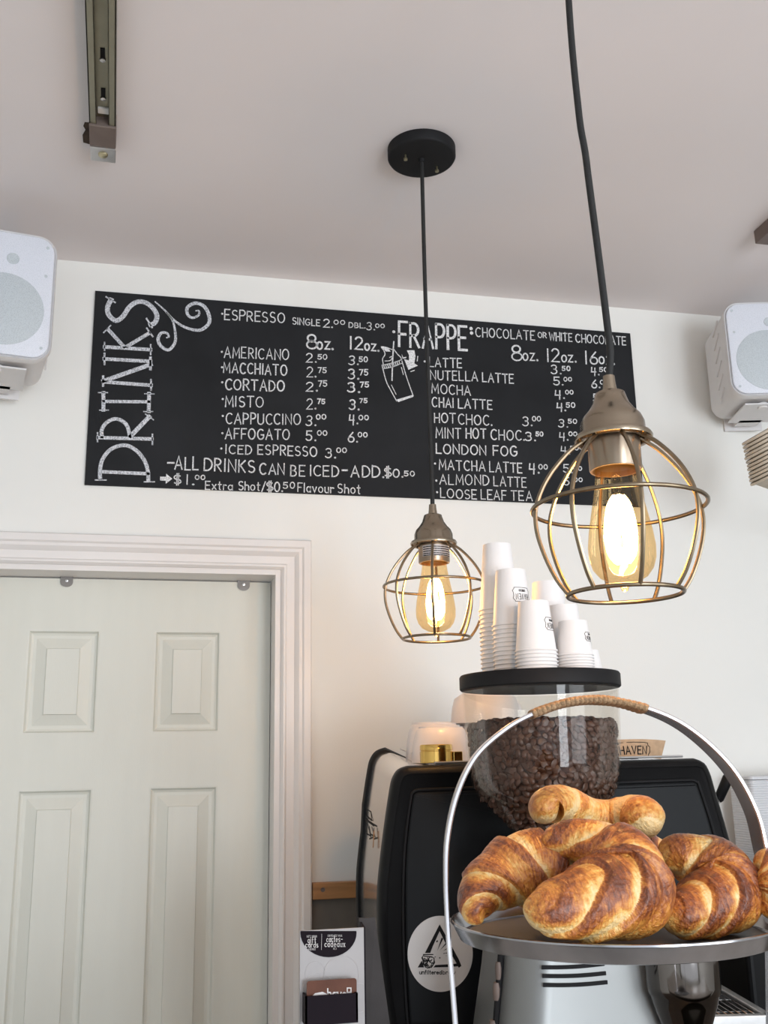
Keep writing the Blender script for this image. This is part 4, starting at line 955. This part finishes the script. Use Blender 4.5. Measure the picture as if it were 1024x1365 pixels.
# ================================================================== PAPER CUP STACKS ON THE LID
ZL = zl1 + .0004
def cup_mesh(rt, rr, h):
    """upside-down cup: base radius rt on top at height h, rim radius rr at the bottom"""
    wall = .0011
    prof = [(rr - .0012, .0012), (rr + .0006, .0), (rr + .0024, .0013), (rr + .0022, .0028), (rr, .0036), (rt, h), (rt - .0012, h), (rt - .0018, h - .0075), (0, h - .0075), (0, h - .0085), (rt - .0020, h - .0085), (rr - wall - .0006, .0036)]
    m = MB().lathe(prof, (0, 0, 0), 40, closed=False, caps=False); return m
def logo(rt, rr, h, az, wfrac):
    mb = MB()
    def at(a, v):                                # a along the girth in metres (to the right seen from outside), v height
        f = (v - .0036) / (h - .0036); r = rr + (rt - rr) * f + .00035; an = az + a / r
        return Vector((r * math.cos(an), r * math.sin(an), v))
    W_ = rr * 1.05; H_ = h * .25; zc0 = h * .53
    n_ = Vector((math.cos(az), math.sin(az), 0))
    # ticket-shaped outline, upside down like the cup
    ol = [(-.5, .28), (-.46, .34), (-.42, .42), (-.4, .5), (.4, .5), (.42, .42), (.46, .34), (.5, .28), (.46, .1), (.46, -.1), (.5, -.28), (.46, -.34), (.42, -.42), (.4, -.5), (-.4, -.5), (-.42, -.42), (-.46, -.34), (-.5, -.28), (-.46, -.1), (-.46, .1), (-.5, .28)]
    pts = []
    for i in range(len(ol) - 1):
        for k in range(3): f = k / 3; pts.append((ol[i][0] + (ol[i + 1][0] - ol[i][0]) * f, ol[i][1] + (ol[i + 1][1] - ol[i][1]) * f))
    pts.append(ol[-1])
    q = [at(a * W_, zc0 + b * H_) for a, b in pts]
    for i in range(len(q) - 1):
        mid = (q[i] + q[i + 1]) / 2; mb.ribbon([q[i], q[i + 1]], (mid.x, mid.y, 0), .0008, .0002)
    for txt, v0, cap, wd, sw in (('HAVEN', -.02, .40, .70, .0009), ('ESPRESSO', -.40 + .62, .14, .36, .0005)):
        L, stx = text_strokes(txt, .36)
        for s_ in stx:
            qq = [at(-(a / L - .5) * wd * W_, zc0 - (v0 - .26 + b * cap if txt == 'HAVEN' else -(.20) - 0 + b * cap - .14 + .0) * H_) for a, b in s_]
            if txt == 'HAVEN': qq = [at(-(a / L - .5) * wd * W_, zc0 + (.05 - b * .40) * H_) for a, b in s_]
            else: qq = [at(-(a / L - .5) * wd * W_, zc0 + (.36 - b * .15) * H_) for a, b in s_]
            mid = sum(qq, Vector()) / len(qq); mb.ribbon(qq, (mid.x, mid.y, 0), sw, .0002)
    return mb
def stack(px, dY, rt, rr, h, n, pitch, label_top, label_mid, group, az=None):
    q = P(px, 890, YG + dY)
    base = cup_mesh(rt, rr, h)
    proto = None
    for i in range(n):
        z = ZL + pitch * i
        if i == 0:
            proto = base.build('paper_cup', 'paper', base=None, smooth=45); o = proto
        else:
            o = proto.copy(); COL.objects.link(o)
        o.location = (q.x, q.y, z)
        top = (i == n - 1)
        lab = label_top if top else (label_mid[0] if i == 0 else label_mid[1])
        o['label'] = lab; o['category'] = 'paper cup'; o['group'] = group + (' between top and bottom cups' if not top and i > 0 else '')
        if top and az is not None:
            lg = logo(rt, rr, h, az, 1).build('cup_logo', 'ink', None, smooth=0); lg.parent = o
mcu = mpp(P(716, 890, YG - .06))
def st_(px, dY, rt, rr, h, n, pitch, nm, az=None):
    m = mpp(P(px, 890, YG + dY))
    stack(px, dY, rt * m, rr * m, h * m, n, pitch * m, f'top cup of the {nm}', (f'bottom cup of the {nm}', f'paper cup nested inside the {nm}'), f'cups of the {nm}', az)
st_(670, .062, 19, 27, 92, 16, 5.9, 'tallest paper cup stack at back left of grinder lid')
st_(687, .0, 20, 27, 77, 12, 5.75, 'second tallest paper cup stack beside the far lamp', az=R(-72))
st_(716, -.068, 20.5, 27, 68, 6, 4.85, 'front middle paper cup stack with printed badge', az=R(-43))
st_(736, .066, 20, 27, 90, 9, 4.8, 'taller back right paper cup stack without print')
st_(756, .012, 19, 26.5, 78, 4, 5.0, 'paper cup stack just behind the small cups')
st_(767.5, -.068, 19, 23.5, 47, 6, 3.75, 'small short-cup stack at front right of lid', az=R(-38))
st_(784, .02, 14, 18, 32, 1, 3.7, 'single small paper cup at the right edge of lid') if False else None
q = P(785, 890, YG + .015); m_ = mpp(q)
o = cup_mesh(14 * m_, 18.5 * m_, 33 * m_).build('paper_cup', 'paper', smooth=45); o.location = (q.x, q.y, ZL)
tag(o, 'single short paper cup peeking out right of the small cups', 'paper cup')

# ================================================================== GIFT CARD STAND
YS = 1.66
g0 = P(400, 1241, YS); g1 = P(485, 1241, YS); mgc = mpp(g0)
gs = thing('gift_card_stand', 'cardboard gift card display stand beside the door frame', 'display stand', ((g0.x + g1.x) / 2, YS, ZK))
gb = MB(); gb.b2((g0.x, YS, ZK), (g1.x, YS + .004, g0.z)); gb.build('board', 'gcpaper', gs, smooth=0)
sd_ = MB(); a = Vector((g1.x, YS + .004, 0)); b = Vector((g1.x + .012, YS + .12, 0)); c = b + Vector((.003, 0, 0)); d = a + Vector((.003, 0, 0))
sd_.loft([[v + Vector((0, 0, ZK)) for v in (a, b, c, d)], [v + Vector((0, 0, g0.z)) for v in (a, b, c, d)]]); sd_.build('side_flap', 'purple', gs, smooth=0)
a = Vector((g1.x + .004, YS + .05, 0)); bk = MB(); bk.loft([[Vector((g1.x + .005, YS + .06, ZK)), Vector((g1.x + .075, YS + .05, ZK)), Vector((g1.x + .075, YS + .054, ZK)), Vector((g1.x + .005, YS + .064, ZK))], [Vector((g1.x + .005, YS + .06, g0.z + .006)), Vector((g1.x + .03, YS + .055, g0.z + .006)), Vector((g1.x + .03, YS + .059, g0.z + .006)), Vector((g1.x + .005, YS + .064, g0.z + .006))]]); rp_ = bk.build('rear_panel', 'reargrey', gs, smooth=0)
NG = Vector((0, -1, 0))
def gp(x, y, off=.0004): return P(x, y, YS - off)
hd = [gp(401, 1241), ] + [gp(438 - 37.5 * math.cos(R(t)), 1243 + 33 * math.sin(R(t)) + (.0)) for t in range(0, 181, 10)] + [gp(475, 1241)]
hdo = MB().prism(hd, NG * .0003).build('printed_header', 'purple', gs, smooth=0)
tx = MB()
for txt, x0, y0, x1, cap, w in (('GET YOUR', 409, 1249.5, 422.5, 2.6, .6), ('gift', 410.5, 1257, 421, 8.0, 1.5), ('cards', 407.5, 1262.8, 424, 7.2, 1.5), ('HERE!', 411.5, 1266.5, 420.5, 2.4, .6), ('OBTENEZ VOS', 437, 1248.5, 456, 2.4, .6), ('cartes-', 435.5, 1255.5, 456.5, 7.6, 1.5), ('cadeaux', 433, 1262, 460, 7.6, 1.5), ('ICI', 444.5, 1265.8, 448.5, 2.4, .6)):
    o = gp(x0, y0, .0008); w *= .55; write(tx, txt, o, gp(x1, y0 + (x1 - x0) * .0, .0008) - o, gp(x0, y0 - cap, .0008) - o, NG, w * mgc, .0002, gap=.34)
tx.ribbon([gp(429, 1245, .0008), gp(428.5, 1266, .0008)], NG, .4 * mgc, .0002)
tx.build('header_lettering', 'whiteprint', hdo, smooth=0)
for cx, cy, r in ((455, 1300, 24), (425, 1322, 22), (478, 1330, 18), (420, 1296, 13)):
    cc = gp(cx, cy, .0003); rr = r * mgc; x0, x1 = g0.x + .001, g1.x - .001
    pts = [Vector((min(max(cc.x + rr * math.cos(R(t)), x0), x1), cc.y, cc.z + rr * math.sin(R(t)))) for t in range(0, 360, 10)]
    MB().ribbon(pts + [pts[0]], NG, .7 * mgc, .0002).build('printed_circle', 'gcgrey', gs, smooth=0)
k0 = gp(407, 1328.5, .03); k1 = gp(477.5, 1360, .03)
pk = MB(); zt2, zb2 = k0.z, k1.z; x0, x1 = k0.x, k1.x
pk.b2((x0, YS - .030, zb2), (x1, YS - .027, zt2)); pk.b2((x0, YS - .030, zb2), (x0 + .003, YS, zt2)); pk.b2((x1 - .003, YS - .030, zb2), (x1, YS, zt2)); pk.b2((x0, YS - .030, zb2 - .003), (x1, YS, zb2))
pk.build('card_pocket', 'purple', gs, smooth=0)
y_ = YS - .020; c0 = P(409, 1308, y_); c1_ = P(475.5, 1308, y_)
lp = rrect(c1_.x - c0.x, .052, .004, 5); cc = Vector(((c0.x + c1_.x) / 2, y_, c0.z - .026))
gcd = thing('gift_card', 'brown gift card in the dark pocket of the display stand', 'gift card', (cc.x, cc.y, cc.z - .026))
MB().prism([cc + Vector((a, 0, b)) for a, b in lp], (0, .0012, 0)).build('card', 'cardbrown', gcd, smooth=0)
cpn = MB()
o = P(437, 1331, y_ - .0004); write(cpn, 'haven', o, P(468, 1331, y_ - .0004) - o, P(437, 1318, y_ - .0004) - o, NG, 1.9 * mgc, .0002, gap=.2)
q = [P(x, y, y_ - .0004) for x, y in ((463, 1317), (468, 1317), (468, 1323), (463, 1323), (463, 1317))]; cpn.ribbon(q, NG, 1.4 * mgc, .0002)
cpn.prism([P(x, y, y_ - .0004) for x, y in ((414, 1330), (420, 1324), (430, 1322), (438, 1326), (436, 1331))], NG * .0002)
cpn.build('card_print', 'whiteprint', bpy.data.objects['card'], smooth=0)

# ================================================================== RIGHT-HAND CLUTTER
q = P(1000, 1040, 2.26); m_ = mpp(q)
rbx = thing('ribbed_container', 'pale grey ribbed container on counter at right edge of photo', 'container', (q.x + .10, 2.26, ZK))
rb = MB(); prof = []; z = ZK
zt3 = q.z
zz = ZK; loops = []
while zz < zt3 - .004:
    for dz, ins in ((0, .0012), (.0012, 0), (.0036, 0), (.0044, .0012)):
        loops.append([Vector((q.x + .10 + a, 2.26 + .05 + b, zz + dz)) for a, b in inset2(rrect(.20, .10, .012, 4), ins)])
    zz += .0056
rb.loft(loops); rb.build('ribbed_body', 'bin', rbx, smooth=0)
loops = [[Vector((q.x + .10 + a, 2.26 + .05 + b, zz + dz)) for a, b in inset2(rrect(.20, .10, .012, 4), i_)] for dz, i_ in ((0, 0), (.006, 0), (.008, .003))]
MB().loft(loops).build('lid', 'bin', rbx, smooth=0)
# dark appliance behind the drip tray
q = P(985, 1245, 2.02)
da = thing('dark_appliance', 'dark appliance standing on the counter beyond the drip tray', 'appliance', (1.47, 2.2, ZK))
MB().b2((1.25, 2.09, ZK + .01), (1.70, 2.24, q.z + .0)).build('housing', 'black', da, smooth=0, bevel=.012)
for sx in (1.29, 1.66):
    for sy in (2.12, 2.21): MB().lathe([(.012, ZK), (.012, ZK + .012)], (sx, sy, 0), 12).build('foot', 'black', da)

# stack of cream fibre bowls in a wall rack
n_b = 12
axis = (RI * .48 - UP * .84 - FW * .10).normalized()
b0 = P(1037, 564, 1.97); mbw = mpp(b0)
rot = axis.to_track_quat('Z', 'Y').to_matrix(); lean = (RI * .20 - UP * .97).normalized()
def bowl_mesh():
    r = .091
    return MB().lathe([(r * .50, .052), (r * .52, .050), (r * .90, .007), (r * .97, .0066), (r + .0005, .0055), (r + .0012, .003), (r, .0003), (r * .97, -.0004), (r * .90, .001), (r * .50, .047), (0, .047), (0, .052)], (0, 0, 0), 44, None, caps=False)
proto = None
for i in range(n_b):
    if proto is None: proto = bowl_mesh().build('fibre_bowl', 'fibre', smooth=50); o = proto
    else: o = proto.copy(); COL.objects.link(o)
    o.location = b0 + lean * (i * .0088) + RI * random.uniform(-.0015, .0015); o.rotation_euler = rot.to_euler()
    o['category'] = 'bowl'; o['group'] = 'cream fibre bowls nested at the right edge'
    o['label'] = 'lowest cream fibre bowl of the nested stack under right speaker' if i == n_b - 1 else ('uppermost cream fibre bowl of the nested stack under right speaker' if i == 0 else 'cream fibre bowl nested mid-stack under the right speaker')
be = b0 + lean * ((n_b - 1) * .0088) + axis * .053
rk = thing('wall_rack', 'dark wall rack holding the nested cream bowls at right edge', 'rack', (be.x, YW, be.z - .02))
rm = MB(); ring_ = [be + rot @ Vector((.045 * math.cos(R(a)), .045 * math.sin(R(a)), .002)) for a in range(0, 360, 15)]
rm.tube(ring_, .004, 8, closed=True); rm.tube([be + rot @ Vector((.045, 0, .002)), Vector((1.79, YW - .06, be.z - .03)), Vector((1.79, YW - .004, be.z - .03))], .004, 8); rm.tube([be + rot @ Vector((-.045, 0, .002)), be + rot @ Vector((.045, 0, .002))], .004, 8)
rm.build('wire_ring', 'blackmatt', rk)
MB().b2((1.76, YW - .006, be.z - .07), (1.82, YW - .0003, be.z + .02)).build('wall_plate', 'blackmatt', rk, smooth=0)

# ================================================================== TIERED STAND WITH CROISSANTS
tc_ = P(817, 1223, 1.00); mt = mpp(tc_); RT = 213 * mt
ZT = tc_.z
ZF = 1.06
std = thing('tiered_tray_stand', 'galvanised metal tray stand with hooped handle in front of the grinder', 'tray stand', (tc_.x, tc_.y, ZF))
tcx = (tc_.x, tc_.y, 0)
MB().lathe([(0, ZT - .0155), (RT - .012, ZT - .0155), (RT - .008, ZT - .014), (RT - .001, ZT - .001), (RT + .0005, ZT + .0005), (RT + .002, ZT), (RT + .0022, ZT - .0016), (RT + .001, ZT - .003), (RT - .006, ZT - .0165), (RT - .012, ZT - .018), (0, ZT - .018)], tcx, 110, caps=False).build('tray', 'galv', std, smooth=35)
MB().lathe([(0, ZT - .0148), (RT - .0125, ZT - .0148), (RT - .012, ZT - .0154), (0, ZT - .0154)], tcx, 80, caps=False).build('tray_reflection', 'floorreflect', std, smooth=35)  # added disc over the tray bottom, its dark colour stands in for reflections
MB().lathe([(0, ZF + .003), (RT + .03, ZF + .003), (RT + .045, ZF + .022), (RT + .047, ZF + .021), (RT + .033, ZF), (0, ZF)], tcx, 80, caps=False).build('lower_tray', 'galv', std, smooth=35)
HA = R(14.5); HN = Vector((math.sin(HA), math.cos(HA), 0)); HX = Vector((math.cos(HA), -math.sin(HA), 0))
BW = .040
hp0 = Vector((tc_.x, tc_.y, 0)) - HN * (BW / 2)
hpx = [(604, 1365), (599, 1300), (595, 1250), (592, 1177), (594, 1117), (607, 1058), (632, 1007), (670.5, 971), (709, 949), (759.5, 932), (810, 929), (865, 941), (912, 961.5), (954, 994), (988, 1033), (1014, 1083), (1026, 1130), (1038, 1190), (1043, 1250), (1045, 1300), (1046, 1365)]
hw = [PP(x, y, hp0, HN) for x, y in hpx]
def bot(p, q):                                    # continue a leg straight down to the lower tray
    d = (p - q).normalized(); return p + d * ((ZF + .012 - p.z) / d.z)
hw = [bot(hw[0], hw[1])] + hw + [bot(hw[-1], hw[-2])]
hc = catmull(hw, 6)
TH = .0048
band = MB(); vs = []; fs = []; nH = len(hc)
for i in range(nH):
    t = (hc[min(i + 1, nH - 1)] - hc[max(i - 1, 0)]).normalized(); inn = t.cross(HN); 
    if i == 0: sgn = 1 if inn.dot(Vector((tc_.x, tc_.y, hc[i].z)) - hc[i]) > 0 else -1
    inn = inn * sgn * TH
    p = hc[i]; e = HN * .0012
    vs += [p + e, p + inn * .25, p + inn * .75, p + inn + e, p + inn + HN * (BW - .001), p + inn * .75 + HN * BW, p + inn * .25 + HN * BW, p + HN * (BW - .001)]
for i in range(nH - 1):
    for k in range(8): fs.append((i * 8 + k, i * 8 + (k + 1) % 8, i * 8 + 8 + (k + 1) % 8, i * 8 + 8 + k))
fs += [tuple(range(8))[::-1], tuple((nH - 1) * 8 + k for k in range(8))]
band.add(vs, fs); hnd = band.build('handle', 'band', std, smooth=40)
# twine wrapped round the top of the handle
ia = min(range(nH), key=lambda i: (hc[i] - PP(706, 950, hp0, HN)).length); ib = min(range(nH), key=lambda i: (hc[i] - PP(866, 941, hp0, HN)).length)
seg = catmull(hc[ia:ib + 1], 26); tw = MB(); lt = 0; loops = []
for i, p in enumerate(seg):
    t = (seg[min(i + 1, len(seg) - 1)] - seg[max(i - 1, 0)]).normalized(); inn = t.cross(HN) * sgn
    lt = i * (seg[1] - seg[0]).length; bulge = .0018 + .0006 * abs(math.sin(lt / .0026 * math.pi)) + .0007 * noise.noise(Vector((lt * 90, 0, 3)))
    a_, b_2 = BW / 2 + bulge, TH / 2 + bulge
    c_ = p + inn * TH / 2 + HN * BW / 2
    loops.append([c_ + HN * (a_ * math.copysign(abs(math.cos(R(q))) ** .6, math.cos(R(q)))) + inn * (b_2 * math.copysign(abs(math.sin(R(q))) ** .6, math.sin(R(q)))) for q in range(0, 360, 20)])
tw.loft(loops); tw.build('twine_wrap', 'jute', hnd, smooth=60)
# front counter carrying the stand
tag(MB().b2((-.2, .62, ZF - .04), (1.45, 1.22, ZF)).build('serving_counter', 'servetop', smooth=0, base=(.6, .9, ZF - .04), bevel=.004), 'serving counter carrying the croissant tray stand', 'counter')
tag(MB().b2((-.18, .70, 0), (1.43, 1.18, ZF - .04)).build('storage_cabinet', 'splash', smooth=0, base=(.6, .9, 0)), 'grey brown cabinet under the serving counter', 'cabinet')

def croissant(label, ctl, nv, layers=4.2, amp=.10, pale=0.0, seed=0, slant=.10, flat=.92):
    """ctl: (px, py, Y, radius in px) along the crescent"""
    pts = [P(x, y, Y) for x, y, Y, r in ctl]; rad = [r * mpp(p) for (x, y, Y, r), p in zip(ctl, pts)]
    c4 = catmull(pts, 24); rr = catmull([Vector((r, 0, 0)) for r in rad], 24); rr = [max(.002, v.x) for v in rr]
    # resample by arc length
    ds = [0]
    for i in range(1, len(c4)): ds.append(ds[-1] + (c4[i] - c4[i - 1]).length)
    n = 330; cen = []; ra = []; j = 0
    for i in range(n):
        s = ds[-1] * i / (n - 1)
        while j < len(ds) - 2 and ds[j + 1] < s: j += 1
        f = (s - ds[j]) / max(1e-9, ds[j + 1] - ds[j]); cen.append(c4[j].lerp(c4[j + 1], f)); ra.append(rr[j] + (rr[j + 1] - rr[j]) * f)
    # round the two ends
    tot = ds[-1]
    for i in range(n):
        s = tot * i / (n - 1); e = ra[i]
        for d, r0 in ((s, ra[min(n - 1, int(rad[0] / tot * n))]), (tot - s, ra[max(0, n - 1 - int(rad[-1] / tot * n))])):
            if d < r0 * .8: e = min(e, ra[i] * math.sqrt(max(.002, 1 - (1 - d / (r0 * .8)) ** 2)))
        ra[i] = e
    Nn = Vector(nv).normalized(); ns = 176; vs = []; bake = []
    so = Vector((seed * 3.1, seed * 1.7, seed))
    for i in range(n):
        t = (cen[min(i + 1, n - 1)] - cen[max(i - 1, 0)]).normalized()
        nn = (Nn - t * Nn.dot(t)).normalized(); bi = t.cross(nn)
        for k in range(ns):
            a = 2 * math.pi * k / ns; ca, sa = math.cos(a), math.sin(a)
            u = 2 * i / (n - 1) - 1
            dirv = nn * ca + bi * sa
            q3 = cen[i] + dirv * ra[i]
            wob = noise.noise(q3 * 20 + so) * .09 + noise.noise(q3 * 48 + so) * .018
            uu = u + slant * sa * (1 - .5 * abs(u)) + wob + .05
            L = min(layers * abs(uu) ** .95, math.ceil(layers) - .04); lay = math.floor(L); fr = L - lay
            # each wrapped layer swells, then ends in a lip that drops to the next
            lip = fr if fr < .88 else (1 - fr) / .12 * .88
            am = amp * (.7 + .5 * noise.noise(Vector((lay * 7.3, seed, 1 if u > 0 else -1))))
            r = ra[i] * (1 + am * (lip - .45))
            st_k = noise.noise(Vector((u * 34 + seed, a * 1.3, lay))) * .5 + noise.noise(Vector((u * 90 + seed, a * 1.8, lay))) * .35
            fine = noise.noise(Vector((u * 70 + seed * 3, a * 2.2, lay * 2 + 9)))
            r *= 1 + .020 * st_k + .03 * noise.noise(q3 * 30 + so) - .016 * abs(fine) + .010 * noise.noise(q3 * 130)
            v = cen[i] + nn * (ca * r) + bi * (sa * r * flat)
            if v.z < ZT - .0146: v.z = ZT - .0146 + (v.z - ZT + .0146) * .008
            vs.append(v)
            b = .68 + .28 * noise.noise(q3 * 26 + so * 2)
            gap = max(0, 1 - fr / .40) ** .8 if lay > 0 else 0                       # freshly stretched dough just past a lip
            b -= gap * .78 * (.75 + .6 * noise.noise(Vector((u * 9 + seed, a * .9, lay + 5))))
            b += (.16 if .55 < fr < .93 else 0)
            b += .26 * st_k + .16 * (abs(fine) * 2 - .5) + .14 * noise.noise(q3 * 150 + so)
            b += .10 * noise.noise(Vector((lay * 3.7, seed * 2.2, u > 0)))
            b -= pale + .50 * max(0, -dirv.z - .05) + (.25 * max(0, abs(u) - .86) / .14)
            bake.append(min(1, max(0.02, b)))
    fs = []
    for i in range(n - 1):
        for k in range(ns): fs.append((i * ns + k, i * ns + (k + 1) % ns, i * ns + ns + (k + 1) % ns, i * ns + ns + k))
    fs += [tuple(range(ns))[::-1], tuple((n - 1) * ns + k for k in range(ns))]
    m = MB(); m.add(vs, fs); cbase = sum(vs, Vector()) / len(vs); cbase.z = min(v.z for v in vs)
    o = m.build('croissant', 'crust', base=cbase, smooth=70)
    at = o.data.attributes.new('bake', 'FLOAT', 'POINT'); at.data.foreach_set('value', bake)
    return tag(o, label, 'croissant', 'croissants piled on the tray')
TOC = -FW
croissant('big front croissant with broad brown layers, middle of the tray', [(724, 1126, .955, 13), (742, 1120, .955, 21), (768, 1120, .950, 31), (800, 1132, .940, 43), (828, 1154, .925, 56), (832, 1182, .912, 66), (803, 1198, .900, 58), (764, 1208, .890, 47), (726, 1213, .885, 33), (698, 1209, .885, 18)], TOC, seed=1, layers=2.9, amp=.24, slant=.36)
croissant('croissant on left side of the tray, tip pointing down left', [(642, 1231, .950, 12), (634, 1216, .955, 22), (640, 1193, .965, 33), (662, 1172, .975, 43), (694, 1158, .980, 51), (728, 1158, .980, 49), (754, 1178, .98, 38), (764, 1206, .975, 22)], TOC, seed=2, layers=2.9, amp=.22, slant=-.32)
croissant('croissant on right side of the tray with fanned pale seams', [(884, 1152, .985, 22), (900, 1144, .985, 31), (930, 1147, .98, 39), (958, 1166, .97, 50), (964, 1192, .955, 53), (937, 1210, .945, 43), (908, 1222, .935, 31), (886, 1230, .93, 18)], TOC, seed=3, layers=2.9, amp=.22, slant=.32)
croissant('pale croissant on top of the pile with two rounded ends', [(738, 1094, 1.03, 20), (728, 1078, 1.035, 25), (748, 1070, 1.05, 25), (785, 1085, 1.07, 24), (815, 1090, 1.07, 25), (845, 1085, 1.05, 27), (858, 1094, 1.035, 32), (866, 1118, 1.03, 24)], TOC, seed=4, layers=2.2, amp=.09, pale=.36)
croissant('croissant cut off by right edge of the photo', [(1004, 1147, .945, 17), (1020, 1152, .94, 27), (1036, 1174, .932, 35), (1034, 1201, .93, 31), (1016, 1217, .93, 18)], TOC, seed=5, layers=2.6, amp=.13, pale=.10)
croissant('croissant at back of tray underneath the pale one', [(690, 1160, 1.07, 22), (720, 1150, 1.08, 34), (770, 1140, 1.09, 44), (820, 1140, 1.09, 46), (870, 1150, 1.08, 38), (900, 1170, 1.07, 24)], TOC, seed=6, layers=2.8, amp=.14)
